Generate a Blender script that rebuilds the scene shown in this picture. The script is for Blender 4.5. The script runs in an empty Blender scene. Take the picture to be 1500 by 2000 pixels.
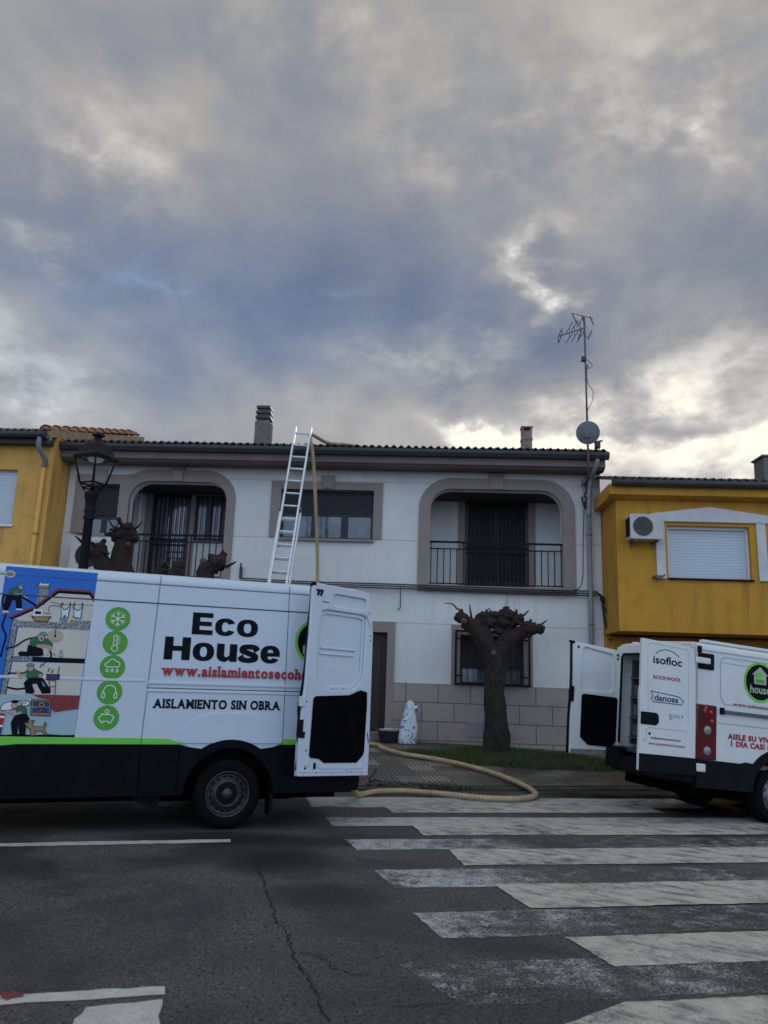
import bpy, bmesh, math, random
from math import sin, cos, pi, radians, sqrt
from mathutils import Vector, Matrix, noise
from mathutils.geometry import tessellate_polygon
random.seed(7)
S = bpy.context.scene
COL = S.collection

# ------------------------------------------------------------------ camera
FPX, PITCH, ROLL, EYE = 1503.0, radians(12.1), radians(1.95), 1.55
_R = Vector((1, 0, 0)); _U = Vector((0, -sin(PITCH), cos(PITCH))); FW = Vector((0, cos(PITCH), sin(PITCH)))
RC = _R * cos(ROLL) + _U * sin(ROLL); UC = _U * cos(ROLL) - _R * sin(ROLL)
CP = Vector((0, 0, EYE))
cam = bpy.data.cameras.new('Camera'); cam_o = bpy.data.objects.new('Camera', cam); COL.objects.link(cam_o)
cm = Matrix((RC, UC, -FW)).transposed().to_4x4(); cm.translation = CP
cam_o.matrix_world = cm
cam.sensor_fit = 'VERTICAL'; cam.sensor_height = 36.0; cam.lens = FPX / 2000 * 36
cam.clip_start = 0.05; cam.clip_end = 2000
cam.dof.use_dof = True; cam.dof.focus_distance = 7.5; cam.dof.aperture_fstop = 1.9
S.camera = cam_o
S.view_settings.view_transform = 'Standard'; S.view_settings.look = 'None'
S.view_settings.exposure = 0.0; S.view_settings.gamma = 1.0

def ray(u, v):
    return RC * ((u - 750) / FPX) - UC * ((v - 1000) / FPX) + FW

# ------------------------------------------------------------------ world: broken overcast over a Nishita sky
SUN_AZ, SUN_EL = radians(20), radians(19)
W = bpy.data.worlds.new('World'); S.world = W; W.use_nodes = True
nt = W.node_tree; nt.nodes.clear()
class G:
    """small node-expression helper"""
    def __init__(s, tree): s.t = tree
    def n(s, kind, **kw):
        x = s.t.nodes.new(kind)
        for k, v in kw.items(): setattr(x, k, v)
        return x
    def put(s, inp, val):
        if isinstance(val, bpy.types.NodeSocket): s.t.links.new(val, inp)
        elif val is not None: inp.default_value = val
    def m(s, op, a, b=None, c=None, clamp=False):
        x = s.n('ShaderNodeMath', operation=op, use_clamp=clamp)
        s.put(x.inputs[0], a); s.put(x.inputs[1], b); s.put(x.inputs[2], c)
        return x.outputs[0]
    def noise(s, vec, scale, detail=4, rough=.55, dist=0, lac=2.0):
        x = s.n('ShaderNodeTexNoise'); s.put(x.inputs['Vector'], vec)
        x.inputs['Scale'].default_value = scale; x.inputs['Detail'].default_value = detail
        x.inputs['Roughness'].default_value = rough; x.inputs['Distortion'].default_value = dist
        x.inputs['Lacunarity'].default_value = lac
        return x.outputs[0]
    def ramp(s, fac, stops, interp='LINEAR'):
        x = s.n('ShaderNodeValToRGB'); s.put(x.inputs[0], fac); r = x.color_ramp; r.interpolation = interp
        while len(r.elements) < len(stops): r.elements.new(.5)
        for e, (p, c) in zip(r.elements, stops):
            e.position = p; e.color = (c[0], c[1], c[2], 1) if hasattr(c, '__len__') else (c, c, c, 1)
        return x.outputs[0]
    def mix(s, fac, a, b, mode='MIX'):
        x = s.n('ShaderNodeMix', data_type='RGBA', blend_type=mode)
        s.put(x.inputs[0], fac)
        for i, v in ((6, a), (7, b)):
            if isinstance(v, bpy.types.NodeSocket): s.t.links.new(v, x.inputs[i])
            else: x.inputs[i].default_value = (v[0], v[1], v[2], 1)
        return x.outputs[2]
    def comb(s, x, y, z):
        c = s.n('ShaderNodeCombineXYZ')
        for i, v in enumerate((x, y, z)): s.put(c.inputs[i], v)
        return c.outputs[0]
    def sep(s, v):
        c = s.n('ShaderNodeSeparateXYZ'); s.put(c.inputs[0], v); return c.outputs
    def sstep(s, v, lo, hi):
        x = s.n('ShaderNodeMapRange', interpolation_type='SMOOTHSTEP'); s.put(x.inputs[0], v)
        x.inputs[1].default_value = lo; x.inputs[2].default_value = hi
        return x.outputs[0]
    def lin(s, v, lo, hi, a=0., b=1.):
        x = s.n('ShaderNodeMapRange'); s.put(x.inputs[0], v)
        for i, q in ((1, lo), (2, hi), (3, a), (4, b)): x.inputs[i].default_value = q
        return x.outputs[0]

g = G(nt)
tc = g.n('ShaderNodeTexCoord')
dx, dy, dz = g.sep(tc.outputs['Generated'])
az = g.m('ARCTAN2', dx, dy); el = g.m('ARCSINE', dz)
den = g.m('ADD', g.m('MAXIMUM', dz, 0.0), 0.22)
cp_ = g.comb(g.m('DIVIDE', dx, den), g.m('DIVIDE', dy, den), 0.0)
sv_ = g.comb(az, g.m('MULTIPLY', el, 1.45), 3.3)
n_big = g.noise(cp_, 1.35, 8, .50, .35)
n_mid = g.noise(sv_, 4.6, 10, .50, .25)
n_fine = g.noise(g.comb(az, g.m('MULTIPLY', el, 1.7), 7.7), 11.0, 12, .60, .15)
n_w = g.noise(g.comb(g.m('MULTIPLY', az, 1.2), g.m('MULTIPLY', el, 1.6), 12.1), 6.5, 8, .55, .1)
n_w2 = g.noise(g.comb(g.m('MULTIPLY', az, 1.2), g.m('MULTIPLY', el, 1.6), 31.4), 6.5, 8, .55, .1)
azw = g.m('ADD', az, g.m('MULTIPLY', g.m('SUBTRACT', n_w, .5), .20)); elw = g.m('ADD', el, g.m('MULTIPLY', g.m('SUBTRACT', n_w2, .5), .16))
def azel(u, v):
    d = ray(u, v).normalized(); return math.atan2(d.x, d.y), math.asin(d.z)
def blob(u, v, su, sv, amp):
    a0, e0 = azel(u, v); sa, se = su / FPX, sv / FPX
    qa = g.m('MULTIPLY', g.m('SUBTRACT', azw, a0), 1 / sa); qe = g.m('MULTIPLY', g.m('SUBTRACT', elw, e0), 1 / se)
    q = g.m('ADD', g.m('MULTIPLY', qa, qa), g.m('MULTIPLY', qe, qe))
    return g.m('MULTIPLY', g.m('EXPONENT', g.m('MULTIPLY', q, -1.0)), amp)
def add(*xs):
    r = xs[0]
    for x in xs[1:]: r = g.m('ADD', r, x)
    return r
base = g.lin(el, 0.1, 0.85, .47, .53)
soft = add(base,
           g.m('MULTIPLY', g.m('SUBTRACT', n_big, .5), .42),
           g.m('MULTIPLY', g.m('SUBTRACT', n_mid, .5), .46),
           g.m('MULTIPLY', g.m('SUBTRACT', n_fine, .5), .10),
           blob(600, 600, 520, 120, -.20), blob(750, 350, 260, 120, -.06), blob(1270, 480, 160, 90, .03), blob(850, 430, 300, 110, -.05),
           blob(420, 150, 260, 160, -.05), blob(1080, 110, 300, 60, -.03), blob(1010, 660, 260, 60, -.08), blob(640, 820, 420, 60, .12))
# thin places where the cover lets more light through; the noise breaks their edges
thin = add(blob(190, 290, 130, 90, .7), blob(1000, 250, 230, 95, .75), blob(95, 485, 110, 40, 1.0), blob(1400, 200, 180, 150, .55), blob(1320, 290, 120, 60, .5),
           blob(880, 690, 190, 55, .75), blob(1040, 530, 75, 50, 1.35), blob(1130, 580, 110, 45, 1.3), blob(1100, 465, 50, 40, .9), blob(40, 725, 150, 70, .8), blob(620, 60, 220, 80, .4))
tn = g.sstep(g.m('ADD', g.m('MULTIPLY', n_mid, .55), g.m('MULTIPLY', n_fine, .65)), .50, .76)
soft = g.m('ADD', soft, g.m('MULTIPLY', thin, g.m('MULTIPLY', tn, .38)))
glow = g.m('MAXIMUM', add(blob(1330, 905, 330, 62, .50), blob(1450, 745, 190, 75, .50), blob(960, 852, 100, 22, .85), blob(1090, 860, 130, 26, .60), blob(1190, 800, 170, 42, .42), blob(1340, 822, 120, 34, -.42), blob(1450, 740, 50, 30, -.25), blob(1400, 860, 240, 30, .22)), 0.0)
gn = g.lin(g.m('ADD', g.m('MULTIPLY', n_mid, .55), g.m('MULTIPLY', n_fine, .75)), .47, .72, .05, 1.25)
edge = g.m('MULTIPLY', glow, g.m('MULTIPLY', gn, .78))
bright = g.m('ADD', soft, edge)
cloud = g.ramp(bright, [(.0, (.09, .125, .20)), (.25, (.160, .195, .275)), (.42, (.265, .285, .335)), (.56, (.39, .385, .39)),
                        (.72, (.56, .545, .53)), (.86, (.84, .80, .73)), (1., (1.12, 1.04, .88))])
sky = g.n('ShaderNodeTexSky', sky_type='NISHITA', sun_disc=False, sun_elevation=SUN_EL, sun_rotation=SUN_AZ,
          air_density=1.0, dust_density=.6, ozone_density=1.5)
gap = add(blob(250, 558, 85, 18, 1.0), blob(640, 556, 80, 16, .6), blob(330, 565, 60, 14, .7))
gap = g.m('MULTIPLY', gap, g.sstep(g.m('ADD', n_fine, g.m('MULTIPLY', n_mid, .6)), .62, .92))
STR = 0.1
blue_t = g.m('MINIMUM', add(blob(430, 610, 620, 130, .85), blob(150, 760, 300, 90, .5)), 1.0)
cloud = g.mix(blue_t, cloud, g.mix(1.0, cloud, (.86, 1.0, 1.17), 'MULTIPLY'))
cloud = g.mix(g.sstep(el, .50, .85), cloud, g.mix(1.0, cloud, (1.10, 1.07, 1.0), 'MULTIPLY'))
cl10 = g.n('ShaderNodeVectorMath', operation='SCALE'); nt.links.new(cloud, cl10.inputs[0]); cl10.inputs[3].default_value = 1 / STR
# unseen sky behind the camera, brightened and blued to light the facades and vans
behind = g.sstep(g.m('MULTIPLY', dy, -1.0), -.15, .75)
cl_b = g.mix(behind, (1, 1, 1), (2.2, 2.72, 3.32))
cl = g.mix(1.0, cl10.outputs[0], cl_b, 'MULTIPLY')
skyc = g.mix(g.m('MULTIPLY', gap, 1.0, clamp=True), cl, sky.outputs[0])
bg = g.n('ShaderNodeBackground'); nt.links.new(skyc, bg.inputs[0]); bg.inputs[1].default_value = STR
nt.links.new(bg.outputs[0], g.n('ShaderNodeOutputWorld').inputs[0])

sun = bpy.data.lights.new('Sun', 'SUN'); sun.energy = .6; sun.angle = radians(12); sun.color = (1, .93, .82)
sun_o = bpy.data.objects.new('Sun', sun); COL.objects.link(sun_o)
sd = Vector((sin(SUN_AZ) * cos(SUN_EL), cos(SUN_AZ) * cos(SUN_EL), sin(SUN_EL)))
sun_o.rotation_euler = sd.to_track_quat('Z', 'Y').to_euler(); sun_o.location = (8, 30, 20)

# ------------------------------------------------------------------ frames and mesh builder
class Fr:
    def __init__(s, o, ex, ey, ez):
        s.o, s.ex, s.ey, s.ez = Vector(o), Vector(ex), Vector(ey), Vector(ez)
        s.M = Matrix((s.ex, s.ey, s.ez)).transposed().to_4x4(); s.M.translation = s.o
    def px(s, u, v, y=0.0):                      # photo pixel -> (x, z) on the frame's plane y
        d = ray(u, v); t = ((s.o + s.ey * y - CP).dot(s.ey)) / d.dot(s.ey)
        q = CP + d * t - s.o
        return q.dot(s.ex), q.dot(s.ez)
    def rect(s, u0, v0, u1, v1, y=0.0):
        a, b = s.px(u0, v0, y), s.px(u1, v1, y)
        return min(a[0], b[0]), max(a[0], b[0]), min(a[1], b[1]), max(a[1], b[1])
    def w(s, x, y, z): return s.M @ Vector((x, y, z))
def yawfr(o, deg):
    t = radians(deg); return Fr(o, (cos(t), sin(t), 0), (-sin(t), cos(t), 0), (0, 0, 1))

class MB:
    def __init__(s): s.v = []; s.f = []; s.mi = []; s.sm = []; s.m = 0; s.smooth = False
    def vert(s, p): s.v.append(Vector(p)); return len(s.v) - 1
    def face(s, idx, smooth=None):
        s.f.append(list(idx)); s.mi.append(s.m); s.sm.append(s.smooth if smooth is None else smooth)
    def poly(s, pts): s.face([s.vert(p) for p in pts]); return s
    def box(s, x0, x1, y0, y1, z0, z1):
        i = [s.vert((x, y, z)) for x in (x0, x1) for y in (y0, y1) for z in (z0, z1)]
        for q in ((0, 1, 3, 2), (4, 6, 7, 5), (0, 4, 5, 1), (2, 3, 7, 6), (0, 2, 6, 4), (1, 5, 7, 3)): s.face([i[k] for k in q])
        return s
    def flat(s, pts, y, holes=()):               # polygon in xz at depth y
        loops = [[Vector((p[0], p[1], 0)) for p in l] for l in [pts, *holes]]
        idx = [s.vert((p.x, y, p.y)) for l in loops for p in l]
        if len(pts) <= 4 and not holes: s.face(idx)
        else:
            for t in tessellate_polygon(loops): s.face([idx[k] for k in t])
        return s
    def prism(s, pts, y0, y1, holes=(), axis='y', caps=True):
        def P(a, b, c): return {'y': (a, c, b), 'x': (c, a, b), 'z': (a, b, c)}[axis]
        loops = [[Vector((p[0], p[1], 0)) for p in l] for l in [pts, *holes]]
        ia = [[s.vert(P(p.x, p.y, y0)) for p in l] for l in loops]
        ib = [[s.vert(P(p.x, p.y, y1)) for p in l] for l in loops]
        if caps:
            tri = tessellate_polygon(loops); fa = sum(ia, []); fb = sum(ib, [])
            for t in tri: s.face([fa[k] for k in t]); s.face([fb[k] for k in reversed(t)])
        for la, lb in zip(ia, ib):
            n = len(la)
            for k in range(n): s.face([la[k], la[(k + 1) % n], lb[(k + 1) % n], lb[k]])
        return s
    def tube(s, pts, r, n=8, caps=True):
        pts = [Vector(p) for p in pts]; m = len(pts)
        rs = r if hasattr(r, '__len__') else [r] * m
        t0 = (pts[1] - pts[0]).normalized()
        a = Vector((0, 0, 1)) if abs(t0.z) < .9 else Vector((1, 0, 0))
        nx = t0.cross(a).normalized(); rings = []
        for k in range(m):
            t = (pts[min(k + 1, m - 1)] - pts[max(k - 1, 0)])
            t = t.normalized() if t.length > 1e-9 else t0
            nx = (nx - t * nx.dot(t)).normalized(); ny = t.cross(nx)
            rings.append([s.vert(pts[k] + (nx * cos(2 * pi * j / n) + ny * sin(2 * pi * j / n)) * rs[k]) for j in range(n)])
        for A, B in zip(rings, rings[1:]):
            for j in range(n): s.face([A[j], A[(j + 1) % n], B[(j + 1) % n], B[j]], n > 5)
        if caps: s.face(rings[0][::-1], False); s.face(rings[-1], False)
        return s
    def bar(s, a, b, w, h=None): return s.tube([a, b], w * .5, 4 if h is None else 4)
    def lathe(s, prof, o, ax=(0, 0, 1), n=24, smooth=True, arc=None):
        ax = Vector(ax).normalized(); o = Vector(o)
        e = Vector((1, 0, 0)) if abs(ax.x) < .9 else Vector((0, 1, 0))
        e1 = (e - ax * e.dot(ax)).normalized(); e2 = ax.cross(e1)
        rings = []
        for (r, z) in prof:
            rings.append([s.vert(o + ax * z + (e1 * cos(2 * pi * j / n) + e2 * sin(2 * pi * j / n)) * max(r, 1e-5)) for j in range(n)])
        for A, B in zip(rings, rings[1:]):
            for j in range(n): s.face([A[j], A[(j + 1) % n], B[(j + 1) % n], B[j]], smooth)
        return s
    def disc(s, c, rx, rz, y, n=28):
        return s.flat([(c[0] + rx * cos(2 * pi * k / n), c[1] + rz * sin(2 * pi * k / n)) for k in range(n)], y)
    def ring(s, c, r0, r1, y, n=32, a0=0, a1=2 * pi, k=1.0):
        for i in range(n):
            t, u = a0 + (a1 - a0) * i / n, a0 + (a1 - a0) * (i + 1) / n
            s.poly([(c[0] + r * k * cos(q), y, c[1] + r * sin(q)) for r, q in ((r0, t), (r1, t), (r1, u), (r0, u))])
        return s
    def stroke(s, pts, w, y, closed=False):
        p = [Vector((a[0], a[1])) for a in pts]
        if closed: p.append(p[0])
        for k, (a, b) in enumerate(zip(p, p[1:])):
            d = b - a
            if d.length < 1e-7: continue
            d.normalize(); q = Vector((-d.y, d.x)) * w * .5; e = d * w * .35
            s.poly([(c.x, y - k * 1e-5, c.y) for c in (a - e + q, b + e + q, b + e - q, a - e - q)])
        return s
    def xform(s, M, start=0):
        for i in range(start, len(s.v)): s.v[i] = M @ s.v[i]
        return s
    def build(s, name, mats, parent=None, bevel=0, recalc=True, seg=2):
        if not isinstance(mats, (list, tuple)): mats = [mats]
        me = bpy.data.meshes.new(name); me.from_pydata([tuple(v) for v in s.v], [], s.f)
        for m in mats: me.materials.append(m)
        me.polygons.foreach_set('material_index', s.mi); me.polygons.foreach_set('use_smooth', s.sm)
        if recalc:
            bm = bmesh.new(); bm.from_mesh(me)
            bmesh.ops.recalc_face_normals(bm, faces=bm.faces); bm.to_mesh(me); bm.free()
        me.update()
        o = bpy.data.objects.new(name, me); COL.objects.link(o)
        if parent is not None: o.parent = parent
        if bevel:
            b = o.modifiers.new('bevel', 'BEVEL'); b.width = bevel; b.segments = seg; b.limit_method = 'ANGLE'; b.angle_limit = radians(40)
            b.use_clamp_overlap = True
        return o
def tag(o, label=None, cat=None, group=None, kind=None):
    if label: o['label'] = label
    if cat: o['category'] = cat
    if group: o['group'] = group
    if kind: o['kind'] = kind
    return o
def thing(name, label, cat, M=None, group=None):
    o = bpy.data.objects.new(name, None); COL.objects.link(o); o.empty_display_size = .2
    if M is not None: o.matrix_world = M
    return tag(o, label, cat, group)
def rrect(x0, x1, z0, z1, r, n=5, corners=(1, 1, 1, 1)):  # corners: bl, br, tr, tl
    pts = []
    rr = r if hasattr(r, '__len__') else [r] * 4
    for (cx, cz, a0, on, q) in ((x0, z0, pi, corners[0], rr[0]), (x1, z0, 1.5 * pi, corners[1], rr[1]), (x1, z1, 0, corners[2], rr[2]), (x0, z1, .5 * pi, corners[3], rr[3])):
        if not on: pts.append((cx, cz)); continue
        ox = cx + (q if cx == x0 else -q); oz = cz + (q if cz == z0 else -q)
        for k in range(n + 1):
            a = a0 + .5 * pi * k / n; pts.append((ox + q * cos(a), oz + q * sin(a)))
    return pts
def catmull(pts, per=8):
    pts = [Vector(p) for p in pts]; P = [pts[0] * 2 - pts[1]] + pts + [pts[-1] * 2 - pts[-2]]; out = []
    for i in range(1, len(P) - 2):
        for k in range(per):
            t = k / per
            out.append(.5 * ((2 * P[i]) + (P[i + 1] - P[i - 1]) * t + (2 * P[i - 1] - 5 * P[i] + 4 * P[i + 1] - P[i + 2]) * t * t + (3 * P[i] - 3 * P[i + 1] + P[i + 2] - P[i - 1]) * t ** 3))
    return out + [pts[-1]]

# ------------------------------------------------------------------ materials
MATS = {}
def mat(name, col, rough=.6, var=.12, scale=2.5, bump=0., bscale=60., metal=0., spec=.5, coat=0., custom=None, alpha=None):
    if name in MATS: return MATS[name]
    m = bpy.data.materials.new(name); m.use_nodes = True; t = m.node_tree; G_ = G(t)
    b = t.nodes['Principled BSDF']; tcn = G_.n('ShaderNodeTexCoord'); oc = tcn.outputs['Object']
    b.inputs['Roughness'].default_value = rough; b.inputs['Metallic'].default_value = metal
    b.inputs['Specular IOR Level'].default_value = spec; b.inputs['Coat Weight'].default_value = coat
    if custom: custom(G_, oc, b)
    else:
        c0 = tuple(c * (1 - var) for c in col); c1 = tuple(min(1, c * (1 + var)) for c in col)
        nz = G_.noise(oc, scale, 5, .6)
        t.links.new(G_.mix(G_.lin(nz, .3, .7), c0, c1), b.inputs['Base Color'])
    if bump:
        bn = G_.n('ShaderNodeBump'); bn.inputs['Strength'].default_value = bump; bn.inputs['Distance'].default_value = .01
        t.links.new(G_.noise(oc, bscale, 5, .6), bn.inputs['Height']); t.links.new(bn.outputs[0], b.inputs['Normal'])
    MATS[name] = m
    return m

def c_stucco(col, stain):
    def f(G_, oc, b):
        x, y, z = G_.sep(oc)
        nz = G_.noise(oc, 1.1, 6, .6); streak = G_.noise(G_.comb(G_.m('MULTIPLY', x, 3.5), G_.m('MULTIPLY', y, 3.5), G_.m('MULTIPLY', z, .28)), 1.6, 5, .6)
        c = G_.mix(G_.lin(nz, .3, .72), tuple(q * .88 for q in col), tuple(min(1, q * 1.05) for q in col))
        pt = G_.noise(oc, 2.7, 6, .68, .5); gr = G_.noise(oc, 60, 3, .7)
        c = G_.mix(G_.m('MULTIPLY', G_.sstep(pt, .50, .72), .35), c, stain)
        c = G_.mix(G_.lin(gr, .35, .65, 0, .22), c, tuple(q * .6 for q in col))
        c = G_.mix(G_.m('MULTIPLY', G_.sstep(streak, .50, .74), .65), c, stain)
        b.id_data.links.new(c, b.inputs['Base Color'])
    return f
def c_house(G_, oc, b):                                   # white render in big panels with thin joints and rust runs below the balcony
    L = b.id_data.links
    x, y, z = G_.sep(oc)
    nz = G_.noise(oc, .9, 6, .6)
    streak = G_.noise(G_.comb(G_.m('MULTIPLY', x, 4.), 0., G_.m('MULTIPLY', z, .22)), 1.5, 5, .6)
    c = G_.mix(G_.lin(nz, .3, .72), (.60, .60, .59), (.74, .735, .715))
    c = G_.mix(G_.m('MULTIPLY', G_.m('MULTIPLY', G_.sstep(streak, .50, .74), G_.sstep(nz, .45, .65)), .45), c, (.40, .37, .32))
    drip = G_.noise(G_.comb(G_.m('MULTIPLY', x, 9.), 1.0, G_.m('MULTIPLY', z, .5)), 1.3, 4, .6)
    c = G_.mix(G_.m('MULTIPLY', G_.m('MULTIPLY', G_.sstep(drip, .54, .74), G_.sstep(z, 5.3, 6.0)), .35), c, (.26, .24, .22))
    low = G_.m('MULTIPLY', G_.sstep(z, 3.35, 3.2), G_.sstep(z, 1.5, 3.0))
    run = G_.noise(G_.comb(G_.m('MULTIPLY', x, 2.6), 4.0, G_.m('MULTIPLY', z, .10)), 2.2, 3, .5)
    c = G_.mix(G_.m('MULTIPLY', G_.m('MULTIPLY', G_.sstep(run, .60, .72), low), .65), c, (.42, .31, .17))
    j = None
    for h in JOINTS:
        q = G_.sstep(G_.m('ABSOLUTE', G_.m('SUBTRACT', z, h)), .013, .006)
        j = q if j is None else G_.m('MAXIMUM', j, q)
    c = G_.mix(G_.m('MULTIPLY', j, .5), c, (.25, .24, .23))
    L.new(c, b.inputs['Base Color'])
def c_blocks(G_, oc, b):
    L = b.id_data.links
    x, y, z = G_.sep(oc)
    br = G_.n('ShaderNodeTexBrick', offset=.5, squash=1.0)
    L.new(G_.comb(G_.m('ADD', x, PL_X), G_.m('SUBTRACT', z, PL_Z), 0.), br.inputs['Vector'])
    for k, v in (('Scale', 1.), ('Mortar Size', .008), ('Mortar Smooth', .15), ('Brick Width', .635), ('Row Height', PL_H)): br.inputs[k].default_value = v
    br.inputs['Color1'].default_value = (.35, .305, .27, 1); br.inputs['Color2'].default_value = (.40, .35, .315, 1); br.inputs['Mortar'].default_value = (.07, .06, .055, 1)
    sp = G_.noise(oc, 90, 3, .7); dirt = G_.noise(oc, 1.3, 5, .65)
    c = G_.mix(G_.lin(sp, .35, .7, 0, .5), br.outputs[0], (.13, .105, .095))
    c = G_.mix(G_.m('MULTIPLY', G_.sstep(dirt, .5, .75), .45), c, (.10, .082, .07))
    L.new(c, b.inputs['Base Color'])
    bn = G_.n('ShaderNodeBump'); bn.inputs['Strength'].default_value = .5; bn.inputs['Distance'].default_value = .01
    L.new(G_.m('SUBTRACT', G_.m('MULTIPLY', sp, .2), br.outputs['Fac']), bn.inputs['Height']); L.new(bn.outputs[0], b.inputs['Normal'])
def road_pt(u, v, z=0.0):
    d = ray(u, v); return CP + d * ((z - EYE) / d.z)
STAINS_AND_SHADE = ((540, 1680, .55, .55, .85), (640, 1750, .5, .4, .6), (480, 1640, 1.2, .35, .7), (900, 1960, .9, .3, .35), (720, 1640, .5, .35, .5), (1390, 1572, 2.2, 1.2, .93), (200, 1600, 2.2, .55, .6))  # damp road stains, plus shade painted dark on the road under both vans
def c_asphalt(G_, oc, b):
    L = b.id_data.links
    agg = G_.n('ShaderNodeTexVoronoi'); L.new(oc, agg.inputs['Vector']); agg.inputs['Scale'].default_value = 62
    fine = G_.noise(oc, 75, 5, .85); mid = G_.noise(oc, 20, 4, .6); big = G_.noise(oc, .55, 6, .62, .4)
    c = G_.mix(G_.lin(fine, .42, .60), (.011, .0102, .0096), (.225, .212, .198))
    c = G_.mix(G_.sstep(agg.outputs['Color'], .78, .95), c, (.22, .214, .20))
    coarse = G_.noise(oc, 36, 3, .7); c = G_.mix(G_.sstep(coarse, .55, .64), c, (.105, .102, .097)); c = G_.mix(G_.sstep(coarse, .46, .37), c, (.008, .008, .008))
    c = G_.mix(G_.lin(mid, .3, .7, 0, .4), c, (.042, .041, .040))
    damp = G_.sstep(big, .44, .62)
    c = G_.mix(G_.m('MULTIPLY', damp, .62), c, (.017, .017, .0175))
    dust = G_.noise(oc, 1.4, 6, .68, .6); c = G_.mix(G_.m('MULTIPLY', G_.sstep(dust, .52, .72), .35), c, (.085, .082, .076))
    brown = G_.noise(oc, .8, 4, .6); c = G_.mix(G_.m('MULTIPLY', G_.sstep(brown, .56, .72), .25), c, (.085, .07, .05))
    x, y, z = G_.sep(oc)
    sp_ = None
    for (u_, v_, rx, ry, am) in STAINS_AND_SHADE:
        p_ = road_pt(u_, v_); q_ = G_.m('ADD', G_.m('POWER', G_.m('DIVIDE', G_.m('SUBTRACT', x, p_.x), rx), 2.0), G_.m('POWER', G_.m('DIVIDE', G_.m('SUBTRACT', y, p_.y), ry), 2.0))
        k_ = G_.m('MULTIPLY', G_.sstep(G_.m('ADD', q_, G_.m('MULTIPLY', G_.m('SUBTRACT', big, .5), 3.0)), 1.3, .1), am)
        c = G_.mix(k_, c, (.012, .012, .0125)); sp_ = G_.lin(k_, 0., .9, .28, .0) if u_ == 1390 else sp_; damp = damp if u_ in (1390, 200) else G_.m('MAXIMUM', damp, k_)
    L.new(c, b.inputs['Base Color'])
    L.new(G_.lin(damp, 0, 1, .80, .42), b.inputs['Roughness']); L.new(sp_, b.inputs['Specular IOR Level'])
    bn = G_.n('ShaderNodeBump'); bn.inputs['Strength'].default_value = .75; bn.inputs['Distance'].default_value = .006
    L.new(G_.m('ADD', fine, G_.m('MULTIPLY', agg.outputs['Distance'], .8)), bn.inputs['Height']); L.new(bn.outputs[0], b.inputs['Normal'])
def c_paint(col, keep, wearx, streak=False):
    def f(G_, oc, b):                                     # worn thermoplastic; the worn part is a hole that shows the asphalt
        L = b.id_data.links
        x, y, z = G_.sep(oc)
        fine = G_.noise(oc, 70, 5, .85); mid = G_.noise(oc, 7, 5, .65); big = G_.noise(oc, .9, 4, .6, .3)
        c = G_.mix(G_.lin(mid, .3, .7), tuple(q * .74 for q in col), col)
        c = G_.mix(G_.m('MULTIPLY', G_.sstep(fine, .53, .62), .7), c, tuple(q * .30 for q in col))
        if streak:
            st = G_.noise(G_.comb(G_.m('MULTIPLY', G_.m('ADD', x, G_.m('MULTIPLY', y, 1.1)), 2.2), G_.m('MULTIPLY', y, 1.6), 0.), 2.4, 6, .7)
            w = G_.m('ADD', st, G_.m('MULTIPLY', G_.m('SUBTRACT', fine, .5), .5))
            c = G_.mix(G_.m('MULTIPLY', G_.sstep(w, .48, .66), .72), c, (.075, .071, .066))
        L.new(c, b.inputs['Base Color'])
        v = G_.m('ADD', G_.m('ADD', G_.m('MULTIPLY', G_.m('SUBTRACT', fine, .5), .9), G_.m('MULTIPLY', G_.m('SUBTRACT', mid, .5), .30)), G_.m('MULTIPLY', G_.m('SUBTRACT', big, .5), .38))
        if wearx: v = G_.m('SUBTRACT', v, G_.lin(x, wearx[0], wearx[1], 0., wearx[2]))
        L.new(G_.sstep(v, keep - .03, keep + .03), b.inputs['Alpha'])
    return f
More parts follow.
